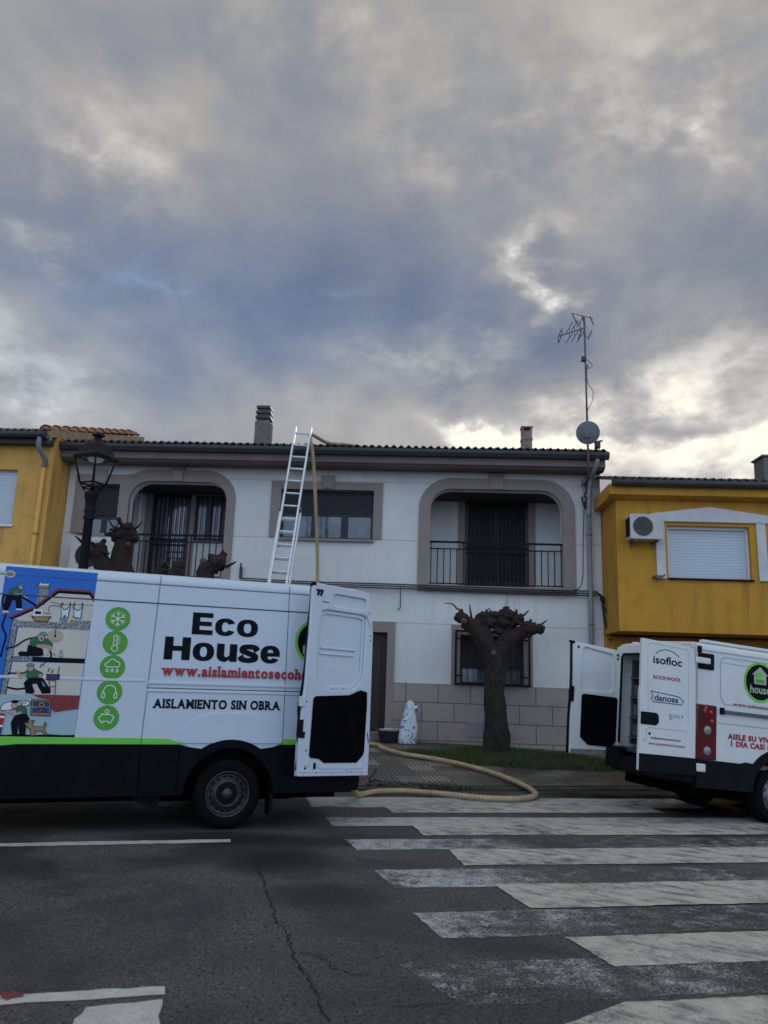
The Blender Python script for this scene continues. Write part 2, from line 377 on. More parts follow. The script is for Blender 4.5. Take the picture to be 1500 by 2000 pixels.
def c_paving(G_, oc, b):
    L = b.id_data.links
    x, y, z = G_.sep(oc)
    T = .40
    cx, cy = G_.m('FLOOR', G_.m('DIVIDE', x, T)), G_.m('FLOOR', G_.m('DIVIDE', y, T))
    fx, fy = G_.m('FRACT', G_.m('DIVIDE', x, T)), G_.m('FRACT', G_.m('DIVIDE', y, T))
    wn = G_.n('ShaderNodeTexWhiteNoise'); L.new(G_.comb(cx, cy, 0.), wn.inputs['Vector'])
    par = G_.m('MODULO', G_.m('ABSOLUTE', G_.m('ADD', cx, cy)), 2.0)
    st = G_.m('ADD', G_.m('MULTIPLY', fx, par), G_.m('MULTIPLY', fy, G_.m('SUBTRACT', 1.0, par)))
    bars = G_.sstep(G_.m('ABSOLUTE', G_.m('SUBTRACT', G_.m('FRACT', G_.m('MULTIPLY', st, 6.0)), .5)), .18, .34)
    tile = G_.ramp(wn.outputs[0], [(0, (.16, .142, .118)), (.4, (.215, .19, .158)), (.62, (.28, .245, .20)), (.76, (.22, .078, .058)), (.88, (.40, .35, .28))], 'CONSTANT')
    joint = G_.m('MAXIMUM', G_.sstep(G_.m('ABSOLUTE', G_.m('SUBTRACT', fx, .5)), .47, .49), G_.sstep(G_.m('ABSOLUTE', G_.m('SUBTRACT', fy, .5)), .47, .49))
    dirt = G_.noise(oc, .85, 6, .65, .4); fine = G_.noise(oc, 30, 4, .7)
    c = G_.mix(G_.m('MULTIPLY', bars, G_.lin(dirt, .5, .7, .97, .6)), tile, (.010, .009, .008))
    c = G_.mix(G_.m('MULTIPLY', joint, .8), c, (.02, .019, .017))
    c = G_.mix(G_.m('MULTIPLY', G_.sstep(G_.m('ADD', dirt, G_.m('ADD', G_.m('MULTIPLY', fine, .15), G_.lin(x, .9, 2.6, -.06, .16))), .60, .80), .85), c, (.036, .031, .026))
    L.new(c, b.inputs['Base Color'])
    L.new(G_.lin(dirt, .35, .65, .42, .75), b.inputs['Roughness'])
    bn = G_.n('ShaderNodeBump'); bn.inputs['Strength'].default_value = .6; bn.inputs['Distance'].default_value = .006
    L.new(G_.m('SUBTRACT', G_.m('MULTIPLY', fine, .4), G_.m('MAXIMUM', bars, joint)), bn.inputs['Height']); L.new(bn.outputs[0], b.inputs['Normal'])
def c_bark(G_, oc, b):
    L = b.id_data.links
    x, y, z = G_.sep(oc)
    v = G_.comb(G_.m('MULTIPLY', x, 5.), G_.m('MULTIPLY', y, 5.), G_.m('MULTIPLY', z, 1.1))
    rid = G_.noise(v, 6.5, 8, .72, .4); pat = G_.noise(oc, 2.6, 4, .6)
    c = G_.mix(G_.lin(rid, .35, .65), (.003, .0026, .0022), (.046, .038, .032))
    c = G_.mix(G_.m('MULTIPLY', G_.sstep(pat, .55, .68), .75), c, (.036, .013, .008))
    c = G_.mix(G_.m('MULTIPLY', G_.sstep(z, 1.7, 2.3), .45), c, (.036, .017, .011))
    L.new(c, b.inputs['Base Color'])
    bn = G_.n('ShaderNodeBump'); bn.inputs['Strength'].default_value = 1.; bn.inputs['Distance'].default_value = .03
    L.new(rid, bn.inputs['Height']); L.new(bn.outputs[0], b.inputs['Normal'])
def c_wood(G_, oc, b):
    L = b.id_data.links
    x, y, z = G_.sep(oc)
    w = G_.noise(G_.comb(G_.m('MULTIPLY', x, .6), y, G_.m('MULTIPLY', z, 14.)), 3, 4, .6)
    L.new(G_.mix(w, (.012, .007, .006), (.035, .018, .013)), b.inputs['Base Color'])
def c_slats(c0, c1, pitch):
    def f(G_, oc, b):
        L = b.id_data.links
        x, y, z = G_.sep(oc)
        fr = G_.m('FRACT', G_.m('DIVIDE', z, pitch)); ln = G_.sstep(G_.m('ABSOLUTE', G_.m('SUBTRACT', fr, .5)), .36, .48)
        L.new(G_.mix(ln, c0, c1), b.inputs['Base Color'])
        bn = G_.n('ShaderNodeBump'); bn.inputs['Strength'].default_value = .6; bn.inputs['Distance'].default_value = .008; bn.invert = True
        L.new(ln, bn.inputs['Height']); L.new(bn.outputs[0], b.inputs['Normal'])
    return f
def c_tiles(ca, cb, moss):
    def f(G_, oc, b):
        L = b.id_data.links
        n1 = G_.noise(oc, 4, 5, .65); n2 = G_.noise(oc, 13, 4, .7)
        c = G_.mix(G_.lin(n1, .3, .7), ca, cb); c = G_.mix(G_.m('MULTIPLY', G_.sstep(n2, .5, .7), .6), c, moss)
        L.new(c, b.inputs['Base Color'])
    return f
def c_sack(G_, oc, b):
    L = b.id_data.links
    v = G_.n('ShaderNodeTexVoronoi'); L.new(oc, v.inputs['Vector']); v.inputs['Scale'].default_value = 11
    n1 = G_.noise(oc, 9, 2, .5, 1.6)
    L.new(G_.mix(G_.sstep(n1, .585, .61), (.62, .68, .74), (.04, .16, .44)), b.inputs['Base Color'])
    bn = G_.n('ShaderNodeBump'); bn.inputs['Strength'].default_value = .8; bn.inputs['Distance'].default_value = .02
    L.new(G_.noise(oc, 9, 4, .6, 1.), bn.inputs['Height']); L.new(bn.outputs[0], b.inputs['Normal'])
def c_vanwhite(dirtz, vw=((.56, .63, .715), (.60, .67, .755))):
    def f(G_, oc, b):
        L = b.id_data.links
        x, y, z = G_.sep(oc)
        n1 = G_.noise(oc, 1.2, 5, .6); sp = G_.noise(oc, 7, 5, .65)
        c = G_.mix(G_.lin(n1, .3, .7), vw[0], vw[1])
        c = G_.mix(G_.m('MULTIPLY', G_.sstep(sp, .5, .8), dirtz), c, (.40, .37, .32))
        L.new(c, b.inputs['Base Color'])
    return f
M_van = mat('van_white', 0, .28, custom=c_vanwhite(.12), coat=.35)
M_van_dirty = mat('van_white_used', 0, .38, custom=c_vanwhite(.30, ((.64, .67, .67), (.70, .73, .73))), coat=.15)
M_white = mat('white_enamel', (.72, .72, .71), .35, .05)
M_blackp = mat('black_plastic', (.006, .007, .009), .6, .3, 6, .15, 200, spec=.12)
M_clad = mat('navy_cladding', (.0022, .0035, .0062), .5, .3, 4, .1, 150, spec=.10)
M_black = mat('black_iron', (.005, .006, .008), .5, .2, 5, spec=.15)
M_carpet = mat('black_trim_board', (.003, .0035, .004), .95, .3, 9, .3, 300, spec=.05)
M_rubber = mat('tyre_rubber', (.006, .006, .0065), .9, .4, 5, .3, 120, spec=.1)
M_steel = mat('rim_steel', (.055, .057, .06), .5, .35, 9, metal=.6)
M_silver = mat('rim_silver', (.16, .165, .17), .45, .3, 9, metal=.5)
M_dark = mat('underbody_dark', (.003, .003, .003), .95, .2, spec=.02)
M_grey = mat('sheet_grey', (.27, .28, .29), .6, .15)
M_seam = mat('seam_shadow', (.06, .063, .07), .6, .1)
M_green = mat('decal_green', (.075, .35, .022), .4, .06)
M_lime = mat('decal_lime', (.16, .60, .05), .4, .06)
M_ink = mat('decal_ink', (.0035, .0045, .008), .5, .1, spec=.12)
M_red = mat('decal_red', (.36, .012, .020), .4, .1)
M_navy = mat('decal_navy', (.012, .03, .13), .4, .1)
M_dwhite = mat('decal_white', (.74, .76, .76), .4, .05)
M_sky = mat('decal_sky', (.002, .135, .58), .4, .06)
M_cream = mat('decal_cream', (.60, .57, .50), .4, .06)
M_pale = mat('decal_pale_blue', (.34, .48, .54), .4, .06)
M_speck = mat('decal_speckle', 0, .4, custom=lambda G_, oc, b: b.id_data.links.new(G_.mix(G_.sstep(G_.noise(oc, 75, 2, .5), .46, .54), (.36, .36, .40), (.10, .10, .11)), b.inputs['Base Color']))
M_shirt = mat('decal_shirt_green', (.012, .13, .06), .4, .1)
M_skin = mat('decal_skin', (.52, .32, .22), .4, .08)
M_tan = mat('decal_tan', (.34, .21, .07), .4, .1)
M_brick = mat('decal_brick', (.22, .022, .018), .4, .25, 40)
M_cap = mat('decal_cap_blue', (.16, .34, .46), .4, .1)
M_lens = mat('lamp_lens_red', (.10, .004, .006), .15, .15, 12, coat=.8)
M_lens_hi = mat('lamp_lens_bright_red', (.42, .012, .012), .12, .15, 12, coat=.8)
M_lens_clear = mat('lamp_lens_clear', (.24, .22, .22), .12, .2, 25, coat=.8)
M_alu = mat('ladder_aluminium', (.72, .74, .76), .4, .06, 6, metal=.2)
M_tan_wall = mat('mink_render', (.275, .228, .205), .8, .08, 2.5, .2, 120)
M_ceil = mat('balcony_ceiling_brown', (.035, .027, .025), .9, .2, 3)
M_cornice = mat('cornice_brown', (.17, .128, .118), .8, .15, 2.5)
M_slatd = mat('dark_shutter', 0, .55, custom=c_slats((.007, .008, .012), (.003, .003, .005), .05))
M_slatw = mat('white_shutter', 0, .45, custom=c_slats((.55, .61, .68), (.46, .51, .57), .055))
M_slatg = mat('brown_shutter', 0, .5, custom=c_slats((.014, .013, .014), (.005, .005, .005), .05))
M_frame = mat('dark_window_frame', (.008, .009, .013), .45, .15)
M_glass = mat('window_glass', (.03, .04, .055), .05, .4, 2, spec=1.0)
M_curt = mat('curtained_glass', (.10, .12, .15), .08, .5, 4, spec=1.0)
M_wood = mat('dark_wood', 0, .5, custom=c_wood)
M_tile_d = mat('dark_roof_tile', 0, .85, custom=c_tiles((.075, .058, .048), (.045, .038, .035), (.02, .022, .018)))
M_tile_r = mat('terracotta_tile', 0, .85, custom=c_tiles((.40, .145, .075), (.28, .12, .07), (.10, .075, .05)))
M_tile_b = mat('weathered_tile', 0, .85, custom=c_tiles((.15, .085, .065), (.09, .062, .052), (.035, .033, .028)))
M_mortar = mat('rough_mortar', (.30, .235, .13), .9, .35, 9, .6, 30)
M_gutter = mat('gutter_grey', (.040, .043, .05), .5, .15)
M_pipe = mat('downpipe_grey', (.20, .22, .25), .5, .12)
M_ochre = mat('ochre_render', 0, .85, custom=c_stucco((.76, .42, .10), (.22, .13, .05)), bump=.2, bscale=110)
M_mustard = mat('mustard_render', 0, .85, custom=c_stucco((.60, .29, .026), (.24, .14, .03)), bump=.2, bscale=110)
M_concrete = mat('rough_concrete', (.16, .155, .145), .9, .3, 9, .6, 40)
M_cable = mat('cable_black', (.012, .012, .013), .6, .1)
M_rust = mat('red_oxide', (.16, .05, .04), .7, .3, 9)
M_galv = mat('galvanised', (.12, .13, .135), .5, .2, 9, metal=.4)
M_dish = mat('dish_grey', (.16, .175, .20), .5, .1)
M_acw = mat('ac_casing', (.50, .50, .47), .5, .1, 4)
M_hose = mat('hose_cream', (.42, .315, .185), .6, .25, 5)
M_tub = mat('tub_grey', (.06, .066, .075), .7, .2)
M_rubble = mat('white_rubble', (.45, .45, .46), .9, .25, 14, .6, 40)
M_sack = mat('printed_sack', 0, .45, custom=c_sack)
M_bark = mat('bark', 0, .95, custom=c_bark)
M_cutwood = mat('cut_wood', (.10, .062, .038), .9, .4, 20)
M_twig = mat('twig', (.020, .014, .011), .9, .3, 20)
M_plate = mat('meter_plate', (.20, .23, .27), .5, .12)
M_leaf = mat('fallen_leaf', (.14, .12, .02), .7, .4, 40)
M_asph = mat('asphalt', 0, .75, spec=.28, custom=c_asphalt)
M_new = mat('crossing_cream_paint', 0, .7, custom=c_paint((.58, .55, .47), -.085, None, True))
M_old = mat('crossing_old_paint', 0, .8, custom=c_paint((.50, .505, .50), -.035, (.1, 2.2, .10)))
M_oldfar = mat('crossing_old_paint_far', 0, .8, custom=c_paint((.50, .505, .50), -.07, None))
M_gone = mat('crossing_faded_paint', 0, .8, custom=c_paint((.50, .51, .50), .04, (.8, 4.0, .05)))
M_line = mat('lane_paint', 0, .7, custom=c_paint((.58, .57, .52), -.14, None))
M_pave = mat('paving', 0, .6, custom=c_paving)
M_kerb = mat('kerb_stone', (.060, .055, .048), .85, .45, 3, .6, 30)
M_soil = mat('soil', (.030, .024, .018), .95, .4, 6, .8, 30)
M_grass = mat('grass_blades', 0, .8, custom=lambda G_, oc, b: b.id_data.links.new(G_.mix(G_.sstep(G_.noise(oc, 3.5, 5, .7), .42, .62), (.030, .074, .012), (.075, .085, .026)), b.inputs['Base Color']))
M_crack = mat('crack_black', (.006, .006, .006), .95, .1)
M_redspot = mat('red_spot_paint', (.22, .03, .03), .8, .2)

# ------------------------------------------------------------------ lettering (flat vinyl)
def glyphs(txt, bold=0.0, space=1.0):
    cu = bpy.data.curves.new('lettering', 'FONT'); cu.body = txt; cu.offset = bold; cu.space_character = space; cu.resolution_u = 4
    o = bpy.data.objects.new('lettering', cu); COL.objects.link(o)
    dg = bpy.context.evaluated_depsgraph_get(); me = bpy.data.meshes.new_from_object(o.evaluated_get(dg))
    v = [(p.co.x, p.co.y) for p in me.vertices]; f = [tuple(p.vertices) for p in me.polygons]
    bpy.data.objects.remove(o); bpy.data.curves.remove(cu); bpy.data.meshes.remove(me)
    return v, f
def put_text(mb, txt, x0, x1, z0, z1, y, bold=0.0, space=1.0, shear=0.0):
    v, f = glyphs(txt, bold, space)
    xs = [p[0] for p in v]; zs = [p[1] for p in v]
    kx = (x1 - x0) / (max(xs) - min(xs)); kz = (z1 - z0) / (max(zs) - min(zs))
    b = len(mb.v)
    for p in v: mb.vert((x0 + (p[0] - min(xs)) * kx + shear * (p[1] - min(zs)) * kz, y, z0 + (p[1] - min(zs)) * kz))
    for q in f: mb.face([b + i for i in q])
SERIF = {'A': ((.08, 0), (.92, 0)), 'I': ((.5, 0), (.5, 1)), 'L': ((.16, 1), (.16, 0)), 'M': ((.06, 0), (.94, 0), (.06, 1), (.94, 1)), 'N': ((.10, 0), (.10, 1), (.90, 1)),
         'E': ((.14, 0), (.14, 1)), 'T': ((.5, 0),), 'B': ((.10, 0), (.10, 1)), 'R': ((.10, 0), (.10, 1), (.92, 0)), 'w': ((.06, 1), (.5, 1), (.94, 1)), 'i': ((.5, 0),),
         'l': ((.5, 0), (.5, 1)), 'm': ((.07, 0), (.5, 0), (.93, 0)), 'n': ((.13, 0), (.87, 0)), 'h': ((.13, 0), (.87, 0), (.13, 1)), 't': ((.6, 0),), 'u': ((.13, 1), (.87, 1)), 'a': ((.92, 0),)}
def put_serif(mb, txt, x0, x1, z0, z1, y, bold=.02):
    items = []; pen = 0.0
    capv, _ = glyphs('H', 0); cap = max(p[1] for p in capv)
    for ch in txt:
        if ch == ' ': pen += .34; continue
        v, f = glyphs(ch, bold); mx, Mx = min(p[0] for p in v), max(p[0] for p in v)
        items.append((ch, v, f, pen - mx, Mx - mx)); pen += (Mx - mx) + .085
    kx = (x1 - x0) / (pen - .085); kz = (z1 - z0) / cap
    for ch, v, f, off, w in items:
        b = len(mb.v); h = max(p[1] for p in v)
        if ch == 'i': h *= .74
        for p in v: mb.vert((x0 + (p[0] + off) * kx, y, z0 + p[1] * kz))
        for q in f: mb.face([b + i for i in q])
        mx = min(p[0] for p in v)
        for (fx, fz) in SERIF.get(ch, ()):
            cx = x0 + (mx + off + fx * w) * kx; zz = z0 + (fz * h + (.0 if fz else 0)) * kz
            e = .16 * kx; t = .075 * kz
            mb.poly([(cx - e, y - .0006, zz - (t if fz else 0)), (cx + e, y - .0006, zz - (t if fz else 0)), (cx + e, y - .0006, zz + (0 if fz else t)), (cx - e, y - .0006, zz + (0 if fz else t))])

# ------------------------------------------------------------------ ground
K0 = Vector((0.06, 11.27)); KA = radians(12.5); KD = Vector((cos(KA), sin(KA))); KN = Vector((-sin(KA), cos(KA)))
PSL = .076; PZ = .045
def pav_z(x, y): return PZ + PSL * (Vector((x, y)) - K0).dot(KN)
def gnd(u, v, lift=0.0):
    d = ray(u, v)
    # pavement plane z = .12 + PSL*((x-K0)*KN)
    a = d.z - PSL * (d.x * KN.x + d.y * KN.y); c = PZ + lift - PSL * K0.dot(KN) - EYE
    if abs(a) > 1e-9:
        t = c / a; P = CP + d * t
        if t > 0 and (Vector((P.x, P.y)) - K0).dot(KN) >= -.02: return P
    return CP + d * ((lift - EYE) / d.z)
def road_pt(u, v, z=0.0):
    d = ray(u, v); return CP + d * ((z - EYE) / d.z)

mb = MB(); mb.poly([(-400, -400, -.03), (400, -400, -.03), (400, 400, -.03), (-400, 400, -.03)])
tag(mb.build('ground', M_soil), kind='structure')
mb = MB()
A = K0 - KD * 60 - KN * 16; B = K0 + KD * 60 - KN * 16; C = K0 + KD * 60 + KN * .05; D = K0 - KD * 60 + KN * .05
mb.poly([(p.x, p.y, 0) for p in (A, B, C, D)])
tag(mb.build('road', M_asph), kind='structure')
# kerb: worn stones
kerbfr = Fr((K0.x, K0.y, 0), (KD.x, KD.y, 0), (KN.x, KN.y, 0), (0, 0, 1))
mb = MB(); rr = random.Random(3)
x = -24.0
while x < 24:
    L_ = .9 + rr.random() * .2; dz = rr.uniform(-.012, .004); dyk = rr.uniform(-.012, .012)
    mb.box(x, x + L_ - .012, 0.0 + dyk, .14, -.02, PZ + .008 + dz); x += L_
o = mb.build('kerb', M_kerb, bevel=.02); o.matrix_world = kerbfr.M; tag(o, kind='structure')
mb = MB()
def pv(x, y): P = kerbfr.w(x, y, 0); return (x, y, PZ + PSL * y)
mb.poly([pv(-30, .14), pv(30, .14), pv(30, 9), pv(-30, 9)])
o = mb.build('pavement', M_pave); o.matrix_world = kerbfr.M; tag(o, kind='structure')

# road markings: sheets 4 mm above the asphalt
RA = radians(10.5); RD = Vector((cos(RA), sin(RA), 0))
MRND = random.Random(21)
def marking(pts, m, z=.004, name='road_marking'):
    b = MB(); out = []
    for i in range(len(pts)):
        p, q = Vector(pts[i][:2]), Vector(pts[(i + 1) % len(pts)][:2]); n_ = max(2, int((q - p).length / .06)); d = (q - p).normalized(); nn = Vector((-d.y, d.x))
        for k in range(n_):
            w_ = p.lerp(q, k / n_); o_ = (noise.noise(Vector((w_.x * 2.1, w_.y * 2.1, z * 900))) * .018 + MRND.gauss(0, .005)) if k else 0
            out.append((w_.x + nn.x * o_, w_.y + nn.y * o_))
    i_ = [b.vert((p[0], p[1], z)) for p in out]
    b.face(i_); return tag(b.build(name, m), kind='structure')
new_st = [((747, 1574), (768, 1588), 3.5), ((801, 1610), (828, 1633), 5.4), ((879, 1660), (906, 1692), 5.2), ((965, 1729), (1036, 1775), 5.1), ((1101, 1832), (1200, 1890), 5.0)]
for a, b_, L_ in new_st:
    p, q = road_pt(*a), road_pt(*b_); marking([p, p + RD * L_, q + RD * L_, q], M_new, .007)
p, q = road_pt(1165, 1962), road_pt(1010, 2045); marking([p + RD * .15, p + RD * 4, q + RD * 4, q], M_new, .007)
old_st = [((598, 1557), (608, 1577), 5.2), ((636, 1597), (651, 1614), 6.2), ((673, 1640), (696, 1661), 6.0), ((731, 1700), (771, 1735), 5.8), ((805, 1784), (864, 1833), 5.6)]
for a, b_, L_ in old_st:
    p, q = road_pt(*a), road_pt(*b_); marking([p, p + RD * L_, q + RD * L_, q], M_oldfar if a[1] < 1600 else M_old, .004)
p, q = road_pt(780, 1885), road_pt(900, 1965); marking([p, p + RD * 3.6, q + RD * 3.4, q], M_gone, .004)
marking([road_pt(*p) for p in ((-700, 1660), (450, 1639.5), (450, 1645.5), (-700, 1669))], M_line)
marking([road_pt(*p) for p in ((-500, 1976), (322, 1928), (322, 1944), (-500, 1994))], M_line)
marking([road_pt(*p) for p in ((168, 1969), (317, 1953), (317, 2060), (96, 2060))], M_line)
c = road_pt(18, 1948)
b = MB(); b.poly([(c.x + .05 * cos(t) * (1 + .4 * sin(3 * t + 1)), c.y + .04 * sin(t) * (1 + .3 * cos(5 * t)), .010) for t in [k * pi / 8 for k in range(16)]])
tag(b.build('road_marking', M_redspot), kind='structure')
def crack(px, w0, seed):
    rr = random.Random(seed); pts = [road_pt(*p) for p in px]; fine = []
    for a, b_ in zip(pts, pts[1:]):
        n = max(3, int((b_ - a).length / .03))
        for k in range(n):
            q = a.lerp(b_, k / n); fine.append(Vector((q.x + rr.uniform(-.016, .016), q.y + rr.uniform(-.01, .01), 0)))
    m_ = MB(); pr = None
    for i, (a, b_) in enumerate(zip(fine, fine[1:])):
        d = (b_ - a).normalized(); q = Vector((-d.y, d.x, 0)); w = w0 * rr.uniform(.3, 1.0)
        cur = (m_.vert(a + q * w + Vector((0, 0, .0035))), m_.vert(a - q * w + Vector((0, 0, .0035))))
        if pr: m_.face([pr[0], cur[0], cur[1], pr[1]])
        pr = cur
    tag(m_.build('road_crack', M_crack), kind='structure')
crack([(500, 1680), (520, 1740), (540, 1800), (562, 1822), (580, 1882), (600, 1908), (620, 1952), (648, 2010)], .0075, 1)
crack([(580, 1860), (618, 1866), (650, 1890), (690, 1903), (745, 1907)], .004, 2)
crack([(740, 1968), (860, 1962), (930, 1945), (1010, 1932), (1100, 1930)], .0035, 5)

# grass strip along the house side of the pavement
rr = random.Random(5)
gb = [gnd(*p) for p in ((770, 1468), (900, 1464), (1000, 1466), (1090, 1473), (1210, 1492), (1290, 1500))]
gf = [gnd(*p) for p in ((800, 1480), (870, 1489), (960, 1496), (1060, 1503), (1180, 1506), (1290, 1509))]
mb = MB()
for k in range(5):
    mb.poly([(p.x, p.y, pav_z(p.x, p.y) + .004) for p in (gf[k], gf[k + 1], gb[k + 1], gb[k])])
tag(mb.build('soil_strip', M_soil), kind='structure')
mb = MB()
for k in range(5):
    area = (gf[k + 1] - gf[k]).length * (gb[k] - gf[k]).length
    for _ in range(int(area * 5200)):
        s_, t_ = rr.random(), rr.random() ** .9
        p = gf[k].lerp(gf[k + 1], s_).lerp(gb[k].lerp(gb[k + 1], s_), t_)
        p = Vector((p.x + rr.gauss(0, .06), p.y + rr.gauss(0, .06), 0))
        n = noise.noise(p * 1.7) * .5 + .5; n2 = noise.noise(p * 6) * .5 + .5
        if n2 < .34 and rr.random() < .85: continue
        h = (.025 + .10 * n * rr.random() + .03 * n2); z = pav_z(p.x, p.y)
        if abs(p.x - 2.1) < .5: h *= 1.3
        a = rr.random() * pi; w = .006; lean = Vector((rr.gauss(0, .4), rr.gauss(0, .4), 0)) * h
        d = Vector((cos(a) * w, sin(a) * w, 0)); b0 = Vector((p.x, p.y, z))
        mb.poly([b0 - d, b0 + d, b0 + lean + Vector((0, 0, h))])
tag(mb.build('grass', M_grass, recalc=False), kind='stuff')

# ------------------------------------------------------------------ white house
H = yawfr((0, 15.6, 0), -3.0)
HX0 = H.px(127, 1000)[0]; HX1 = H.px(1173, 1000)[0]
z_floor = H.px(970, 1146)[1]; z_base = .20
JOINTS = [H.px(650, 940)[1], H.px(650, 1052)[1] - .005, H.px(820, 1218)[1], H.px(650, 1052)[1] - 0.92]
z_eave = H.px(680, 912)[1]
PL_TOP = H.px(940, 1339)[1]; PL_H = (PL_TOP - H.px(940, 1450)[1]) / 3.0
PL_Z = PL_TOP - PL_H * 3; PL_X = -H.px(824, 1350)[0] + .635 * 3
M_house = mat('house_render', 0, .85, custom=c_house, bump=.15, bscale=130)
M_blocks = mat('plinth_blocks', 0, .85, custom=c_blocks)
house = thing('terraced_house', 'two storey white rendered terraced house with brown trimmed arched balconies', 'house', H.M)
def arch(x0, x1, z0, z1, r): return rrect(x0, x1, z0, z1, r, 8, (0, 0, 1, 1))
# openings
a1 = H.px(249, 1010)[0], H.px(437, 1060)[0]; a1t = H.px(345, 941)[1]
a2 = H.px(839, 1080)[0], H.px(1099.5, 1080)[0]; a2t = H.px(970, 957)[1]
w1 = H.rect(176, 945, 225, 1048); wc = H.rect(550, 955, 727.5, 1055)
gd = H.rect(690, 1233, 751, 1432); gw = H.rect(899, 1240, 1023, 1341)
dz_ = gd[2]
gw_z0 = PL_TOP + .01
wall = MB()
outer = [(HX0, PL_TOP), (gd[0], PL_TOP), (gd[0], gd[3]), (gd[1], gd[3]), (gd[1], PL_TOP), (HX1, PL_TOP), (HX1, z_eave + .4), (HX0, z_eave + .4)]
holes = [arch(a1[0], a1[1], z_floor, a1t, .42), arch(a2[0], a2[1], z_floor, a2t, .42),
         [(w1[0], w1[2]), (w1[1], w1[2]), (w1[1], w1[3]), (w1[0], w1[3])], [(wc[0], wc[2]), (wc[1], wc[2]), (wc[1], wc[3]), (wc[0], wc[3])],
         [(gw[0], gw_z0), (gw[1], gw_z0), (gw[1], gw[3]), (gw[0], gw[3])]]
wall.prism(outer, 0, .25, holes)
LD = 1.25
for (x0, x1) in (a1, a2):                                  # balcony recesses: cheeks, ceiling, floor and back wall
    t = a1t if x0 == a1[0] else a2t
    wall.box(x0 - .45, x0 - .25, .252, LD, z_floor - .1, t + .25); wall.box(x1 + .25, x1 + .45, .252, LD, z_floor - .1, t + .25)
    wall.box(x0 - .45, x1 + .45, LD, LD + .2, z_floor - .1, t + .25)
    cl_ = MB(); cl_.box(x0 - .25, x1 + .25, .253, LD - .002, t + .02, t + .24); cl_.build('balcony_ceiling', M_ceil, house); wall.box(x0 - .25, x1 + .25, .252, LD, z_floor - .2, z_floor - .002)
wall.box(HX0, HX1, 5.5, 5.7, 0, z_eave); wall.box(HX0, HX0 + .2, .26, 5.49, 0, z_eave); wall.box(HX1 - .2, HX1, .26, 5.49, 0, z_eave + .3)
wall.build('wall', M_house, house)
pl = MB(); pl.prism([(HX0, z_base - .3), (gd[0] - .001, z_base - .3), (gd[0] - .001, PL_TOP), (HX0, PL_TOP)], -.035, .25)
pl.prism([(gd[1] + .001, z_base - .3), (HX1, z_base - .3), (HX1, PL_TOP), (gd[1] + .001, PL_TOP)], -.035, .25)
pl.build('plinth', M_blocks, house)
# brown surrounds
sr = MB()
o1 = H.px(144, 990)[0]; o2 = H.px(456, 1030)[0]; ot = H.px(345, 919)[1]; ob = H.px(144, 1040)[1]; oth = H.px(200, 927)[1]
r_ = .62; cx_ = o2 - r_; cz_ = ot - r_; lx = a1[0] - .21; lcx = lx + r_
out = [(o1, ob), (lx, ob), (lx, z_floor), (a1[0], z_floor)]
inner = arch(a1[0], a1[1], z_floor, a1t, .42)
ring_ = [(o1, ob), (lx, ob), (lx, z_floor - .12), (o2, z_floor - .12)] + [(cx_ + r_ * cos(a), cz_ + r_ * sin(a)) for a in [pi / 2 * k / 8 for k in range(9)]]
ring_ += [(lcx + r_ * cos(a), cz_ + r_ * sin(a)) for a in [pi / 2 + (pi / 2 - .75) * k / 6 for k in range(7)] if cz_ + r_ * sin(a) > oth + .02]
ring_ += [(lcx + .0 - .52, oth), (o1, oth)]
sr.prism(ring_, -.035, .06, [inner, [(w1[0], w1[2]), (w1[1], w1[2]), (w1[1], w1[3]), (w1[0], w1[3])]])
sr.build('arch_surround', M_tan_wall, house)
sr = MB(); o1_ = H.px(817, 1050)[0]; o2_ = H.px(1123.5, 1050)[0]; ot_ = H.px(970, 936)[1]
sr.prism(rrect(o1_, o2_, z_floor - .12, ot_, .66, 8, (0, 0, 1, 1)), -.035, .06, [arch(a2[0], a2[1], z_floor, a2t, .42)])
sr.build('arch_surround', M_tan_wall, house)
sr = MB(); q = H.rect(532, 939.5, 745, 1053)
sr.prism([(q[0], q[2]), (wc[0], q[2]), (wc[0], wc[3]), (wc[1], wc[3]), (wc[1], q[2]), (q[1], q[2]), (q[1], q[3]), (q[0], q[3])], -.035, .06)
sr.build('window_surround', M_tan_wall, house)
sr = MB(); sr.box(wc[0] - .03, wc[1] + .03, -.075, .10, wc[2] - .05, wc[2]); sr.build('window_sill', M_tan_wall, house, .006)
sr = MB(); q = H.rect(882, 1220, 1041, 1343)
sr.prism([(q[0], PL_TOP + .002), (gw[0], PL_TOP + .002), (gw[0], gw[3]), (gw[1], gw[3]), (gw[1], PL_TOP + .002), (q[1], PL_TOP + .002), (q[1], q[3]), (q[0], q[3])], -.03, .06)
sr.build('window_surround', M_tan_wall, house)
sr = MB(); dxr = H.px(770, 1300)[0]; dtop = H.px(740, 1214)[1]
sr.prism([(gd[0] - .2, z_base - .3), (gd[0], z_base - .3), (gd[0], gd[3]), (gd[1], gd[3]), (gd[1], z_base - .3), (dxr, z_base - .3), (dxr, dtop), (gd[0] - .2, dtop)], -.05, .06)
sr.build('door_surround', M_tan_wall, house)
def keystone(uT0, uT1, vT, uB0, uB1, vB):
    k = MB(); a, b_, c, d = H.px(uT0, vT), H.px(uT1, vT), H.px(uB1, vB), H.px(uB0, vB)
    k.prism([d, c, b_, a], -.07, .05); k.build('keystone', M_tan_wall, house, .008)
keystone(335, 363, 909, 338, 357, 941); keystone(188, 213, 917, 190, 207, 944); keystone(628, 655, 930, 633, 652, 955); keystone(955, 984, 925, 958, 982, 957)
